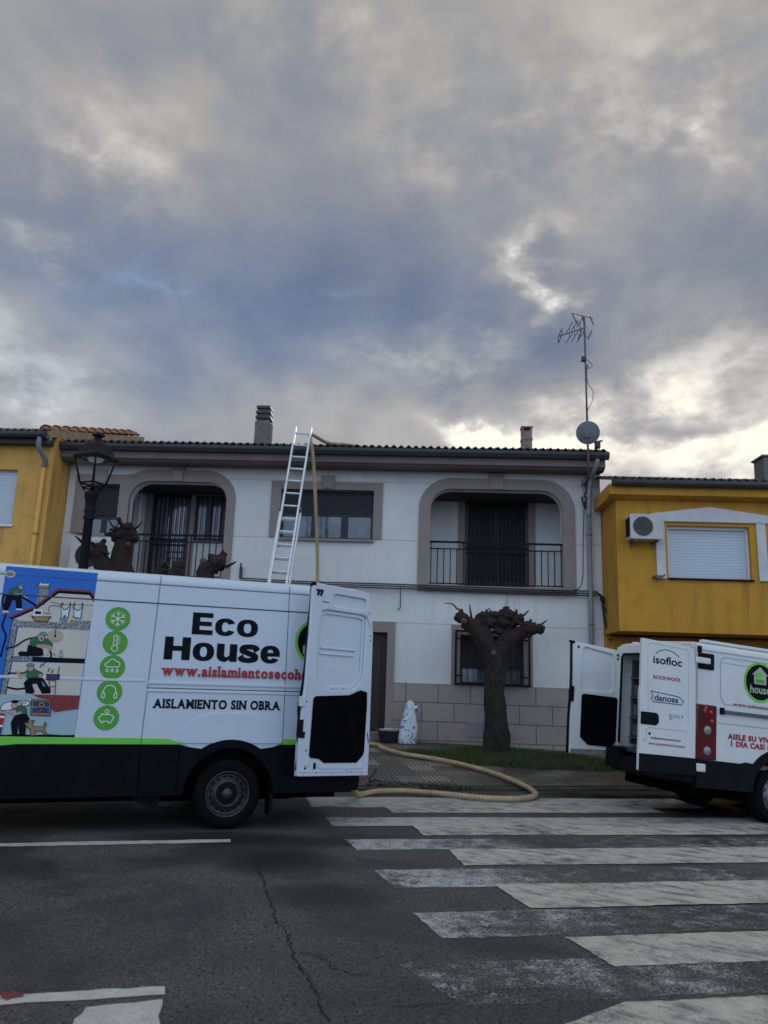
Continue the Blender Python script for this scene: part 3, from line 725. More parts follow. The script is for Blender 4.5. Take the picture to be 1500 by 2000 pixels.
# front door, threshold
d = MB(); d.box(gd[0], gd[1], .16, .22, z_base, gd[3]); d.box(gd[0] + .12, gd[1] - .12, .135, .165, z_base + .25, gd[3] - .18)
dd = d.build('front_door', M_wood, house, .01)
d = MB(); d.box(gd[0] - .05, gd[1], -.1, .2, z_base - .1, dz_ + .02); d.build('door_step', M_concrete, house, .01)
# windows
def window(x0, x1, z0, z1, yb, shut, leaves, label=None, slat=M_slatd, glass=M_curt):
    f = MB(); e = .055
    zt = z1 - (z1 - z0) * shut
    f.prism([(x0, z0), (x1, z0), (x1, zt), (x0, zt)], yb, yb + .06, [[(x0 + (x1 - x0) * a + e, z0 + e), (x0 + (x1 - x0) * b_ - e, z0 + e), (x0 + (x1 - x0) * b_ - e, zt - e), (x0 + (x1 - x0) * a + e, zt - e)] for a, b_ in leaves])
    w = f.build('window', M_frame, house, .008)
    p = MB(); p.box(x0 + .01, x1 - .01, yb + .03, yb + .036, z0 + .01, zt - .01); p.build('pane', glass, w)
    if shut: s_ = MB(); s_.box(x0, x1, yb - .01, yb + .03, zt + .002, z1); s_.build('shutter', slat, w)
    return w
window(*w1[:2], w1[2], w1[3], .12, .60, [(0, .5), (.5, 1)])
window(*wc[:2], wc[2], wc[3], .12, .46, [(0, .36), (.36, .68), (.70, 1)])
window(gw[0], gw[1], gw_z0, gw[3], .14, .62, [(0, .5), (.5, 1)], slat=M_slatg)
# grille on the ground floor window
q = H.rect(891, 1232, 1034.5, 1341, -.12); gr = MB()
z0g, z1g = PL_TOP + .02, q[3]
for zz in (z0g, z1g): gr.box(q[0] - .02, q[1] + .02, -.13, -.105, zz - .02, zz + .02)
for zz in (z0g + .16, z1g - .15): gr.box(q[0], q[0] + .14, -.128, -.107, zz - .015, zz + .015); gr.box(q[1] - .14, q[1], -.128, -.107, zz - .015, zz + .015)
for k in range(13):
    xx = q[0] + (q[1] - q[0]) * k / 12; w_ = .02 if k in (0, 12) else .007
    gr.box(xx - w_, xx + w_, -.127, -.108, z0g, z1g)
for xx in (q[0], q[1]):
    for zz in (z0g + .05, z1g - .05): gr.box(xx - .012, xx + .012, -.106, 0, zz - .012, zz + .012)
gr.build('window_grille', M_black, house)
# balcony back walls
q = H.rect(303, 966, 362, 1120, LD)
dL = (q[0], q[1], z_floor, q[3])
def back_door(x0, x1, z0, z1, bars, glassm, nm='balcony_door'):
    f = MB(); e = .07
    mid = (x0 + x1) / 2; f.prism([(x0, z0), (x1, z0), (x1, z1), (x0, z1)], LD - .06, LD - .002, [[(x0 + e, z0 + .25), (mid - .03, z0 + .25), (mid - .03, z1 - e), (x0 + e, z1 - e)], [(mid + .03, z0 + .25), (x1 - e, z0 + .25), (x1 - e, z1 - e), (mid + .03, z1 - e)]])
    w = f.build(nm, M_frame, house)
    p = MB(); p.box(x0 + .02, x1 - .02, LD - .03, LD - .022, z0 + .05, z1 - .02); p.build('pane', glassm, w)
    b_ = MB()
    for k in range(1, bars):
        xx = x0 + (x1 - x0) * k / bars; b_.box(xx - .011, xx + .011, LD - .10, LD - .08, z0 + .02, z1 - .02)
    hz = z0 + (z1 - z0) * .46
    for zz in (z0 + .05, hz - .06, hz + .06, z1 - .06): b_.box(x0 + .01, x1 - .01, LD - .098, LD - .082, zz - .014, zz + .014)
    b_.build('bars', M_black, w)
    return w
RG = mat('reflecting_glass', (.13, .165, .21), .04, .35, 2.2); RG.node_tree.nodes['Principled BSDF'].inputs['IOR'].default_value = 2.1  # pale base colour paints in part of the sky reflection
back_door(*dL, 9, RG)
q2 = H.rect(909, 981, 1031, 1146, LD)
back_door(q2[0], q2[1], z_floor, q2[3], 16, M_slatd)
t = MB()
t.box(q2[0] - .15, q2[0] - .002, LD - .035, LD - .003, z_floor, q2[3] + .15); t.box(q2[1] + .002, q2[1] + .16, LD - .035, LD - .003, z_floor, q2[3] + .15); t.box(q2[0] - .001, q2[1] + .001, LD - .035, LD - .003, q2[3] + .002, q2[3] + .15)
t.build('door_surround', M_tan_wall, house)
q3 = H.rect(386, 970, 446, 1058, LD)
t = MB(); t.box(dL[1] + .003, q3[0] - .003, LD - .04, LD - .003, z_floor, dL[3] + .15); t.box(dL[0] - .17, dL[0] - .003, LD - .04, LD - .003, z_floor, dL[3] + .15)
t.build('door_surround', M_tan_wall, house)
window(q3[0], q3[1] + .2, q3[2], q3[3], LD - .09, .0, [(.02, .33), (.35, .66), (.68, .98)], glass=M_curt)
t = MB()
for k in range(9): xx = q3[0] + .05 + k * .11; t.box(xx - .008, xx + .008, LD - .14, LD - .125, q3[2], q3[3])
t.build('window_bars', M_black, house)
# balcony drain pipe in the left recess and a hanging cord
t = MB(); xa = H.px(262, 1000, .9)[0]; t.tube([(xa, .75, z_floor), (xa, .75, a1t - .05)], .045, 10); t.build('drain_pipe', M_black, house)
t = MB(); xa = H.px(276, 1000, .6)[0]; t.tube([(xa, .5, z_floor + .1), (xa + .01, .5, a1t + .03)], .008, 6); t.build('cord', M_white, house)
# railings
def railing(x0, x1, n, zt):
    r = MB()
    r.box(x0, x1, .03, .065, zt - .02, zt + .02); r.box(x0, x1, .035, .06, zt - .155, zt - .13); r.box(x0, x1, .035, .06, z_floor + .03, z_floor + .055)
    ro = r.build('railing', M_black, house)
    for k in range(n + 1):
        xx = x0 + .03 + (x1 - x0 - .06) * k / n; b_ = MB(); tp = zt - .02 if k % 5 == 0 else zt - .15
        b_.box(xx - .010, xx + .010, .038, .057, z_floor + .05, tp); b_.build('baluster', M_black, ro)
zr = H.px(970, 1061, .05)[1]
railing(a1[0], a1[1], 15, zr); railing(a2[0], a2[1], 20, zr)
for a_ in (a1, a2): t = MB(); t.box(a_[0] - .1, a_[1] + .1, -.075, -.036, z_floor - .13, z_floor - .06); t.build('balcony_ledge', M_tan_wall, house, .006)
# eaves
OV = .55; RX1 = H.px(1189, 890, -OV)[0]
zg1, zg0, zf0 = H.px(680, 876, -OV)[1], H.px(680, 888, -OV)[1], H.px(680, 903, -OV)[1]
e_ = MB()
e_.prism([(-OV + .05, zg1 - .02), (-OV + .05, zf0 + .02), (-OV + .10, zf0), (-OV + .14, zf0 - .03), (-.22, zf0 - .04), (-.12, z_eave - .02), (0, z_eave - .07), (.2, z_eave - .07), (.2, zg1 - .02)], HX0 + .01, RX1 - .06, axis='x')
e_.build('cornice', M_cornice, house)
gt = MB(); gt.prism([(-OV - .09, zg1), (-OV - .085, zg1 - .06), (-OV - .04, zg0), (-OV + .045, zg0), (-OV + .045, zg1), (-OV + .035, zg1), (-OV + .03, zg0 + .02), (-OV - .035, zg0 + .02), (-OV - .075, zg1 - .05), (-OV - .08, zg1)], HX0 + .01, RX1, axis='x')
gt.build('gutter', M_gutter, house)
SLP = math.tan(radians(15.0))
def corrugated(x0, x1, y0, y1, z0, slope, period=.15, amp=.026, row=.40):
    m_ = MB(); m_.smooth = True; nx = int((x1 - x0) / period * 8); ny = max(2, int((y1 - y0) / row)); prev = None
    def line(y, z):
        return [m_.vert((x0 + (x1 - x0) * k / nx, y, z + amp * sin(2 * pi * (x0 + (x1 - x0) * k / nx) / period) + noise.noise(Vector((k * .11, y, 3))) * .008)) for k in range(nx + 1)]
    for j in range(ny):
        ya, yb = y0 + (y1 - y0) * j / ny, y0 + (y1 - y0) * (j + 1) / ny
        A = line(ya - .03, z0 + (ya - y0) * slope + .022); B = line(yb, z0 + (yb - y0) * slope + .0)
        for k in range(nx): m_.face([A[k], A[k + 1], B[k + 1], B[k]])
        if j == 0:
            E_ = line(ya - .03, z0 - .0)
            for k in range(nx): m_.face([E_[k], E_[k + 1], A[k + 1], A[k]], False)
    return m_
R_ = corrugated(HX0 + .02, RX1 - .02, -OV - .03, 5.9, zg1 + .03, SLP)
R_.box(HX0 + .02, RX1 - .04, 5.8, 6.0, zg1 - .4, zg1 + .03 + 6.35 * SLP)
roof = R_.build('roof', M_tile_d, house, recalc=False)
def roofz(y): return zg1 + .03 + (y + OV) * SLP
# chimneys (behind the eaves, on the roof)
def chimney(u0, u1, vtop, y, kind):
    x0, zt = H.px(u0, vtop, y); x1, _ = H.px(u1, vtop, y); zb = roofz(y) - .1; c = MB()
    cx, w = (x0 + x1) / 2, (x1 - x0) / 2
    if kind == 0:
        zc = zt - (zt - zb) * .33
        c.box(cx - w * .98, cx + w * .98, y - w, y + w, zb, zc)
        co = c.build('chimney', M_concrete, roof, .02)
        h = (zt - zc) / 3.0; p = MB()
        for k in range(3):
            z = zc + .01 + k * h; p.box(cx - w * .74, cx + w * .74, y - w * .74, y + w * .74, z, z + h * .46); p.box(cx - w * (.96 - .06 * (k == 2)), cx + w * (.96 - .06 * (k == 2)), y - w * .96, y + w * .96, z + h * .46, z + h * .96)
        s0_ = 0
        p.build('chimney_cowl', M_gutter, co)
    else:
        c.box(cx - w * 1.0, cx + w * 1.0, y - w, y + w, zb, zb + (zt - zb) * .86); c.box(cx - w * 1.12, cx + w * 1.12, y - w * 1.1, y + w * 1.1, zb + (zt - zb) * .56, zb + (zt - zb) * .62)
        for sx in (-1, 1): c.box(cx + sx * w * .8 - w * .2, cx + sx * w * .8 + w * .2, y - w, y + w, zb + (zt - zb) * .86, zb + (zt - zb) * .95)
        c.box(cx - w * 1.15, cx + w * 1.15, y - w * 1.1, y + w * 1.1, zb + (zt - zb) * .95, zt)
        c.build('chimney', mat('pink_brick', (.28, .19, .165), .9, .25, 9, .4, 40), roof, .01)
chimney(503, 533, 797, 2.2, 0); chimney(1018, 1038, 835, 2.6, 1)
# downpipe at the right end, elbow, brackets
t = MB(); xp = H.px(1150, 1100)[0]
xa, za = H.px(1166, 885, -OV); xb, zb_ = H.px(1150, 935, -.1)
t.tube(catmull([(xa, -OV + .0, za), (xa, -OV + .02, za - .18), (xa - .04, -.40, za - .33), (xb + .03, -.16, zb_ - .02), (xb, -.12, zb_ - .25), (xp, -.10, zb_ - .8)], 5), .05, 10)
t.build('downpipe_elbow', mat('pvc_white', (.30, .31, .34), .5, .1), house)
t = MB(); t.tube([(xp, -.10, zb_ - .75), (xp + .0, -.10, z_base)], .048, 12)
for zz in (z_floor + 1.1, z_floor - .7, 1.5): t.tube([(xp, -.10, zz - .02), (xp, -.10, zz + .02)], .06, 12)
t.build('downpipe', M_pipe, house)
# cables along the first floor line and by the downpipe
t = MB()
def hp3(u, v, y): a = H.px(u, v, y); return (a[0], y, a[1])
for k in range(3):
    pts = [hp3(u, v + k * 4 - 2, -.10 - .012 * k) for u, v in ((470, 1131), (600, 1138), (705, 1141), (800, 1144), (900, 1148), (1000, 1152), (1080, 1155), (1150, 1157))]
    pts += [hp3(1168 + k * 4, 1158 + k * 3, -.11), hp3(1176 + k * 3, 1175 + 2 * k, -.10)]
    t.tube(catmull(pts, 6), .014, 6)
t.tube(catmull([hp3(*p, -.10) for p in ((1141, 985), (1139, 1060), (1138, 1130), (1130, 1150), (1120, 1152))], 6), .010, 6)
t.tube(catmull([hp3(*p, -.12) for p in ((1149, 930), (1144, 950), (1149, 965), (1141, 985), (1152, 978), (1143, 992), (1136, 970))], 6), .02, 6)
t.tube(catmull([hp3(*p, -.10) for p in ((1136, 945), (1150, 952), (1141, 968), (1155, 980))], 6), .018, 6)
t.tube(catmull([hp3(*p, -.05) for p in ((782, 1146), (782, 1180), (780, 1190), (776, 1188))], 6), .009, 6)
t.build('cable', M_cable, house)
t = MB(); q = H.rect(912, 1411, 943, 1440, -.04); t.box(q[0], q[1], -.048, -.036, q[2], q[3]); t.build('meter_plate', M_plate, house, .004)
t = MB(); x_, z_ = H.px(471, 1118); t.box(x_ - .025, x_ + .025, -.06, 0, z_ - .12, z_ + .1); t.tube([(x_, -.06, z_ + .08), (x_ + .02, -.16, z_ + .17)], .018, 6); t.build('cable_bracket', M_gutter, house)

# ------------------------------------------------------------------ ochre house on the left
yl = -.75
YL = thing('ochre_house', 'ochre rendered house with terracotta verge tiles left of the white house', 'house', H.M)
YX1 = HX0 - .015; YX0 = YX1 - 9
zy_e = H.px(60, 862, yl)[1]
w_ = MB(); q = H.rect(-70, 915, 21, 1024, yl)
w_.prism([(YX0, 0), (YX1, 0), (YX1, zy_e), (YX0, zy_e)], yl, yl + .25, [[(q[0], q[2]), (q[1], q[2]), (q[1], q[3]), (q[0], q[3])]])
w_.box(YX1 - .25, YX1, yl + .251, 5.6, 0, zy_e - .02); w_.box(YX0, YX0 + .25, yl + .251, 5.6, 0, zy_e - .02)
# gable upstand along the party wall
w_.prism([(yl + .05, zy_e - .02), (4.0, zy_e - .02), (4.0, zy_e + .10 + 4.7 * SLP * 1.14), (yl + .05, zy_e + .10)], YX1 - .22, YX1 + .0, axis='x')
w_.build('wall', M_ochre, YL)
s_ = MB(); s_.box(q[0] - .01, q[1] + .01, yl + .10, yl + .14, q[2], q[3]); sh = s_.build('window', M_slatw, YL)
s_ = MB(); s_.box(q[0] - .05, q[1] + .05, yl - .04, yl + .12, q[2] - .05, q[2]); s_.build('sill', M_white, sh)
R2 = corrugated(YX0, YX1 - .1, yl - .32, 4.0, zy_e + .12, SLP * 1.14)
R2.build('roof', M_tile_b, YL, recalc=False)
s_ = MB(); s_.box(YX0, YX1 - .02, yl - .22, yl, zy_e - .1, zy_e + .02); s_.build('eaves_board', M_gutter, YL)
s_ = MB(); s_.tube([(YX0, yl - .34, zy_e + .05), (YX1 - .05, yl - .34, zy_e + .05)], .065, 10); s_.build('gutter', M_gutter, YL)
s_ = MB(); x1_, z1_ = H.px(86, 858, yl - .3)
xd = H.px(92, 885, yl)[0]
s_.tube(catmull([(xd - .02, yl - .32, zy_e + .02), (xd - .02, yl - .32, zy_e - .2), (xd + .04, yl - .12, zy_e - .42), (xd, yl - .06, zy_e - .55)], 5), .05, 10); s_.build('downpipe_elbow', M_pipe, YL)
s_ = MB(); s_.tube([(xd, yl - .06, zy_e - .5), (xd, yl - .06, .2)], .045, 10); s_.tube([(xd, yl - .06, z_floor + .7), (xd, yl - .06, z_floor + .76)], .06, 10); s_.build('downpipe', M_ochre, YL)
# verge tiles: a run of barrel tiles up the party wall, mortar bedding under them
s_ = MB(); s_.smooth = True
n = 11
for k in range(n):
    ya = yl - .30 + k * .415; yb_ = ya + .46; za = zy_e + .17 + (ya - yl + .3) * SLP * 1.14; zb2 = za + .46 * SLP * 1.14 - .03
    pr = None
    for (yy_, zz, rad) in ((ya, za, .115), (yb_, zb2, .095)):
        cur = [s_.vert((YX1 - .10 + rad * cos(a), yy_, zz + rad * .9 * sin(a))) for a in [pi * j / 8 for j in range(9)]]
        if pr:
            for j in range(8): s_.face([pr[j], pr[j + 1], cur[j + 1], cur[j]])
        pr = cur
    s_.poly([(YX1 - .10 + .09 * cos(a), ya + .01, za + .08 * sin(a)) for a in [pi * j / 8 for j in range(9)]])
s_.build('verge_tiles', M_tile_r, YL, recalc=False)
s_ = MB(); s_.prism([(yl - .25, zy_e + .02), (4.0, zy_e + .02 + 4.7 * SLP * 1.14), (4.0, zy_e + .19 + 4.7 * SLP * 1.14), (yl - .25, zy_e + .17)], YX1 - .2, YX1 + .012, axis='x'); s_.build('verge_mortar', M_mortar, YL)

# ------------------------------------------------------------------ mustard house on the right
yr = -1.1
YR = thing('mustard_house', 'mustard yellow house with projecting upper floor right of the white house', 'house', H.M)
RX0 = H.px(1206, 1100, yr)[0]; RXE = RX0 + 9
zr_t = H.px(1350, 960, yr)[1]; zr_b = H.px(1215, 1232, yr)[1]
w_ = MB(); q = H.rect(1302, 1024, 1470, 1133, yr); q = (q[0], q[1], H.px(1388, 1131, yr)[1], H.px(1388, 1028, yr)[1])
w_.prism([(RX0, zr_b), (RXE, zr_b), (RXE, zr_t), (RX0, zr_t)], yr, yr + .3, [[(q[0], q[2]), (q[1], q[2]), (q[1], q[3]), (q[0], q[3])]])
w_.box(RX0, RX0 + .25, yr + .301, 5.6, zr_b, zr_t); w_.box(RX0 + .251, RXE, yr + .301, .1, zr_b, zr_b + .2)
w_.box(HX1 + .01, RXE, .02, .3, 0, zr_t)
w_.build('wall', M_mustard, YR)
zb2 = H.px(1300, 969, yr - .2)[1]; zt2 = H.px(1300, 948, yr - .2)[1]
CX0 = H.px(1190, 950, yr - .24)[0]
w_ = MB(); w_.prism([(yr - .24, zt2), (yr - .24, zb2 + .01), (yr - .20, zb2), (yr - .06, zb2 - .04), (yr + .1, zb2 - .04), (yr + .1, zt2)], CX0, RXE, axis='x')
w_.box(CX0, RX0 - .002, yr + .101, -.04, zb2 - .03, zt2)
w_.build('cornice', M_mustard, YR)
w_ = MB(); w_.tube([(CX0 + .04, yr - .32, zt2 + .015), (RXE, yr - .32, zt2 + .015)], .07, 10); w_.build('gutter', M_gutter, YR)
R3 = corrugated(CX0 + .02, RXE, yr - .34, 5.0, zt2 + .07, SLP)
r3 = R3.build('roof', M_tile_d, YR, recalc=False)
w_ = MB(); xc, zc = H.px(1482, 893, 1.0); zb3 = zt2 + .07 + (1.0 - yr + .34) * SLP - .1; w_.box(xc, xc + .55, .8, 1.3, zb3, zc - .05); w_.box(xc - .04, xc + .59, .76, 1.34, zc - .05, zc); w_.build('chimney', M_concrete, r3, .02)
s_ = MB(); s_.box(q[0] - .02, q[1] + .02, yr + .14, yr + .17, q[2] - .02, q[3] + .02); win = s_.build('window', M_slatw, YR)
s_ = MB()
for xx in (q[0], q[1] - .04): s_.box(xx, xx + .04, yr + .09, yr + .138, q[2], q[3])
s_.box(q[0] + .041, q[1] - .041, yr + .09, yr + .138, q[3] - .05, q[3]); s_.build('window_frame', M_white, win)
s_ = MB(); s_.box(q[0] - .02, q[1] + .02, yr - .05, yr + .138, q[2] - .03, q[2] + .001); s_.build('sill', M_blackp, win)
M_trim = mat('white_trim', (.60, .60, .60), .8, .1, 3)
def yp(u, v): return H.px(u, v, yr)
pL0, pL1, pR0, pR1 = yp(1281, 1080)[0], yp(1299, 1080)[0], yp(1479, 1080)[0], yp(1497, 1080)[0]
pt0, pz = yp(1272, 1000), yp(1384, 991)
zcap = yp(1390, 1021)[1]
s_ = MB(); hw = max(pz[0] - pt0[0], .1); s_.prism([(pt0[0], zcap), (pz[0] + hw, zcap), (pz[0] + hw, zcap + .15), (pz[0], pz[1]), (pt0[0], zcap + .15)], yr - .045, yr - .001)
s_.build('pediment', M_trim, YR, .006)
for (xa, xb) in ((pL0, pL1), (pR0, pR1)):
    s_ = MB(); s_.box(xa, xb, yr - .035, yr - .001, q[2] - .02, zcap - .003); s_.build('pilaster', M_trim, YR, .006)
s_ = MB(); x_, z_ = yp(1285, 1127); s_.box(x_ - .1, x_ + .06, yr - .12, yr, z_ - .02, z_ + .02); s_.tube([(x_ - .1, yr - .12, z_), (x_ - .02, yr - .12, z_ - .05), (x_ + .1, yr - .1, z_ + .03)], .018, 6); s_.build('wall_bracket', M_galv, YR)
s_ = MB(); s_.tube(catmull([hp3(*p, -.14) for p in ((1176, 1172), (1180, 1205), (1186, 1228), (1196, 1237))], 6) , .022, 6)
s_.tube(catmull([hp3(*p, -.16) for p in ((1172, 1168), (1184, 1195), (1192, 1225), (1194, 1250), (1188, 1247))], 6), .014, 6)
s_.tube([(H.px(1196, 1237, -.14)[0], -.14, zr_b - .03), (RXE, yr + .35, zr_b - .03)], .02, 6); s_.build('cable', M_cable, YR)

# ------------------------------------------------------------------ air conditioners
def air_con(x, y, z, w, h, dpt, label, fan=.065):
    t = thing('air_conditioner', label, 'air conditioner', H.M @ Matrix.Translation((x, y, z)), 'outdoor air conditioning units on the fronts')
    c = MB(); c.prism(rrect(0, w, 0, h, .02), -dpt, 0); c.build('casing', M_acw, t, .008)
    f = MB(); r = h * .39; cx = w * .40; cz = h * .5
    f.disc((cx, cz), r, r, -dpt - .004); fo = f.build('fan_opening', mat('fan_grey_%d' % (fan * 1000), (fan, fan, fan * 1.1), .7, .2), t)
    f = MB()
    for k in range(7): f.ring((cx, cz), r * (k + .90) / 7.2, r * (k + 1) / 7.2, -dpt - .010)
    for k in range(12): a = k * pi / 6; f.stroke([(cx, cz), (cx + r * cos(a), cz + r * sin(a))], .006, -dpt - .012)
    f.build('fan_guard', M_gutter, fo)
    f = MB()
    for k in range(14): zz = .06 + (h - .12) * k / 14; f.box(-.008, -.001, -dpt + .02, -.03, zz, zz + .022)
    f.build('side_louvre', M_blackp, t)
    for xx in (w * .15, w * .85): f = MB(); f.prism([(-dpt - .03, -.02), (-dpt - .03, -.05), (-.03, -.05), (-.03, -.12), (0, -.12), (0, -.02)], xx - .02, xx + .02, axis='x'); f.build('wall_bracket', M_galv, t)
q = H.rect(1230, 1003, 1295, 1053, yr - .32)
air_con(q[0], yr - .01, q[2], q[1] - q[0], q[3] - q[2], .31, 'beige air conditioning unit beside the white pediment window on the mustard wall')
q = H.rect(141, 1050, 222, 1108, -.32)
air_con(q[0], -.04, q[2] - .1, .92, .66, .30, 'white air conditioning unit under the window behind the lamp post', .008)

# ------------------------------------------------------------------ aerial mast and dish
def Hw(u, v, y): a = H.px(u, v, y); return Vector((a[0], y, a[1]))
ym = -.72
mb_, mt = Hw(1150, 935, ym), Hw(1141, 620, ym)
am = thing('tv_aerial', 'tall thin television aerial on a mast at the right roof corner', 'aerial', H.M @ Matrix.Translation(mb_))
def rel(p): return Vector(p) - mb_
t = MB(); mid = mb_.lerp(mt, .22); t.tube([rel(mb_), rel(mid)], .022, 8); t.build('mast_foot', M_rust, am)
t = MB(); t.tube([rel(mid), rel(mt)], .020, 8); t.tube([rel(mb_) + Vector((0, 0, .1)), rel(mb_) + Vector((0, .65, .1))], .015, 6); t.tube([rel(mb_) + Vector((0, 0, .02)), rel(mb_) + Vector((0, .65, .02))], .015, 6); t.build('mast', M_galv, am)
t = MB(); hd = rel(mt)
b0 = rel(Hw(1140, 641, ym)); b1 = rel(Hw(1094, 656, ym - .5)); t.tube([b0 + (b0 - b1) * .12, b1], .014, 6)
for s0, s1, sz in ((.15, .15, .17), (.4, .4, .12), (.62, .62, .11)):
    c = b0.lerp(b1, s0)
    t.tube([c + Vector((-.02, .25, sz)), c + Vector((.02, -.25, sz))], .008, 5); t.tube([c + Vector((-.02, .25, -sz)), c + Vector((.02, -.25, -sz))], .008, 5); t.tube([c + Vector((0, 0, sz)), c + Vector((0, 0, -sz))], .008, 5)
e = b1; t.tube([e + Vector((0, .2, .06)), e + Vector((0, -.2, .06)), e + Vector((0, -.2, -.06)), e + Vector((0, .2, -.06)), e + Vector((0, .2, .06))], .009, 5)
for (u0, v0, u1, v1) in ((1117, 612, 1127, 632), (1136, 616, 1142, 634), (1152, 618, 1159, 634), (1156, 645, 1149, 662), (1135, 645, 1129, 662)):
    t.tube([rel(Hw(u0, v0, ym + .2)), rel(Hw(u1, v1, ym))], .012, 5); t.tube([rel(Hw(u0, v0, ym - .25)), rel(Hw(u1, v1, ym))], .008, 5)
t.tube([rel(Hw(1117, 612, ym + .2)), rel(Hw(1159, 622, ym + .2))], .008, 5)
t.tube([rel(Hw(1127, 632, ym)), rel(Hw(1149, 662, ym))], .006, 5)
t.build('aerial_elements', M_galv, am)
t = MB(); p = rel(Hw(1141, 702, ym)); t.box(p.x - .06, p.x + .03, -.06, .03, p.z - .05, p.z + .05); t.build('amplifier_box', M_gutter, am, .01)
t = MB(); t.tube(catmull([rel(Hw(u, v, ym - .03)) for u, v in ((1143, 700), (1150, 706), (1157, 714), (1150, 720), (1147, 712), (1147, 745), (1158, 765), (1156, 785), (1148, 800))], 6), .007, 5); t.build('cable', M_cable, am)
dc = Hw(1147, 846, ym - .12); rd = abs(Hw(1170, 846, ym).x - Hw(1147, 846, ym).x)
ds = thing('satellite_dish', 'round grey satellite dish clamped to the aerial mast', 'satellite dish', H.M @ Matrix.Translation(dc))
nrm = Vector((.35, .9, .25)).normalized()                     # dish faces away over the roof, back to the street
t = MB(); t.lathe([(.01, 0.0), (rd * .5, .008), (rd * .85, .024), (rd * .97, .034), (rd, .032), (rd * 1.0, .045), (rd * .95, .045), (rd * .5, .018), (.01, .010)], (0, -.03, 0), nrm, 36); t.build('reflector', M_dish, ds)
t = MB(); t.tube([Vector((0, -.02, 0)) - nrm * .02, Vector((0, .10, -.02))], .04, 8); t.box(-.06, .06, -.03, .02, -.09, .05); t.build('clamp', M_galv, ds)
t = MB(); a_ = Vector((rd * .6, .02, -rd * .75)); l_ = a_ + Vector((.14, .35, .0)); t.tube([a_, l_], .014, 6); t.box(l_.x - .05, l_.x + .05, l_.y - .05, l_.y + .05, l_.z - .02, l_.z + .12); t.tube([(l_.x, l_.y, l_.z + .12), (l_.x + .1, l_.y, l_.z + .14)], .02, 6); t.build('receiver_arm', M_gutter, ds)

# ------------------------------------------------------------------ ladder leaning on the eaves
def lad(u, v, y): return H.M @ Vector((H.px(u, v, y)[0], y, H.px(u, v, y)[1]))
lt = lad(594, 838, -.92); lb = lad(540, 1170, -1.85)
dirl = (lb - lt).normalized(); foot_t = (lb.z - pav_z(lb.x, lb.y)) / -dirl.z; lf = lb + dirl * foot_t
Lz = (lt - lf).normalized(); Lx = (H.ex - Lz * H.ex.dot(Lz)).normalized(); Ly = Lz.cross(Lx)
LM = Matrix((Lx, Ly, Lz)).transposed().to_4x4(); LM.translation = lf
ladd = thing('extension_ladder', 'aluminium extension ladder leaning against the eaves of the white house', 'ladder', LM)
Ltot = (lt - lf).length; wI = .155; wO = .195
zmid = .56 * Ltot
Lj = Ltot - (lt - lad(558, 992, -1.4)).length          # top of the lower section
for s in (-1, 1):
    t = MB(); t.box(s * wO - .016, s * wO + .016, -.035, .035, .03, Lj); t.build('rail', M_alu, ladd, .004)
    t = MB(); t.box(s * wI - .017, s * wI + .017, -.105, -.04, Ltot * .30, Ltot); t.build('rail', M_alu, ladd, .004)
    t = MB(); t.box(s * wO - .022, s * wO + .022, -.05, .045, 0, .06); t.build('rubber_foot', M_blackp, ladd, .006)
    t = MB(); t.box(s * wO - .02, s * wO + .02, -.115, .04, Lj - .07, Lj); t.build('guide_bracket', M_galv, ladd)
k = 0; z = (Ltot - .16) % .27 + .27
while z < Lj - .1: t = MB(); t.tube([(-wO, 0, z), (wO, 0, z)], .018, 8); t.build('rung', M_alu, ladd); z += .27
z = Ltot - .16
while z > Ltot * .31: t = MB(); t.tube([(-wI, -.075, z), (wI, -.075, z)], .019, 8); t.build('rung', M_alu, ladd); z -= .27

# ------------------------------------------------------------------ hose
pts = [gnd(u, v, .05) for u, v in ((688, 1563), (700, 1552), (735, 1546), (790, 1545), (860, 1550), (940, 1558), (1000, 1560), (1030, 1558))]
pts[0].z += .16
pts += [gnd(1046, 1553, .05)]
for u, v in ((1036, 1541), (1010, 1528), (970, 1512), (930, 1500), (880, 1488), (830, 1479), (785, 1472), (750, 1462), (726, 1453)): pts.append(gnd(u, v, .055))
e = pts[-1]; wb = H.M @ Vector((H.px(622, 1300, -.35)[0], -.55, 0)); wb.z = pav_z(wb.x, wb.y) + .05
pts += [e + Vector((-.8, -.05, .0)), Vector((wb.x + .35, wb.y - .35, wb.z)), wb + Vector((0, 0, .25))]
for u, v, y in ((620, 1130, -.5), (617, 1000, -.75), (612, 900, -.95), (607, 862, -1.0), (606, 850, -.98), (612, 850, -.85), (640, 865, -.3), (670, 868, .3), (700, 872, 1.0)): pts.append(H.M @ Vector((H.px(u, v, y)[0], y, H.px(u, v, y)[1])))
for i_ in range(3): pass
sm = catmull(pts, 14); res = [sm[0]]; acc = 0
for p in sm[1:]:
    while (p - res[-1]).length >= .014: res.append(res[-1] + (p - res[-1]).normalized() * .014)
t = MB(); t.tube(res, [.039 if (k // 2) % 2 else .033 for k in range(len(res))], 10); hs = t.build('corrugated_hose', M_hose)
tag(hs, 'cream corrugated hose looping from the crossing up the house front to the roof', 'hose')

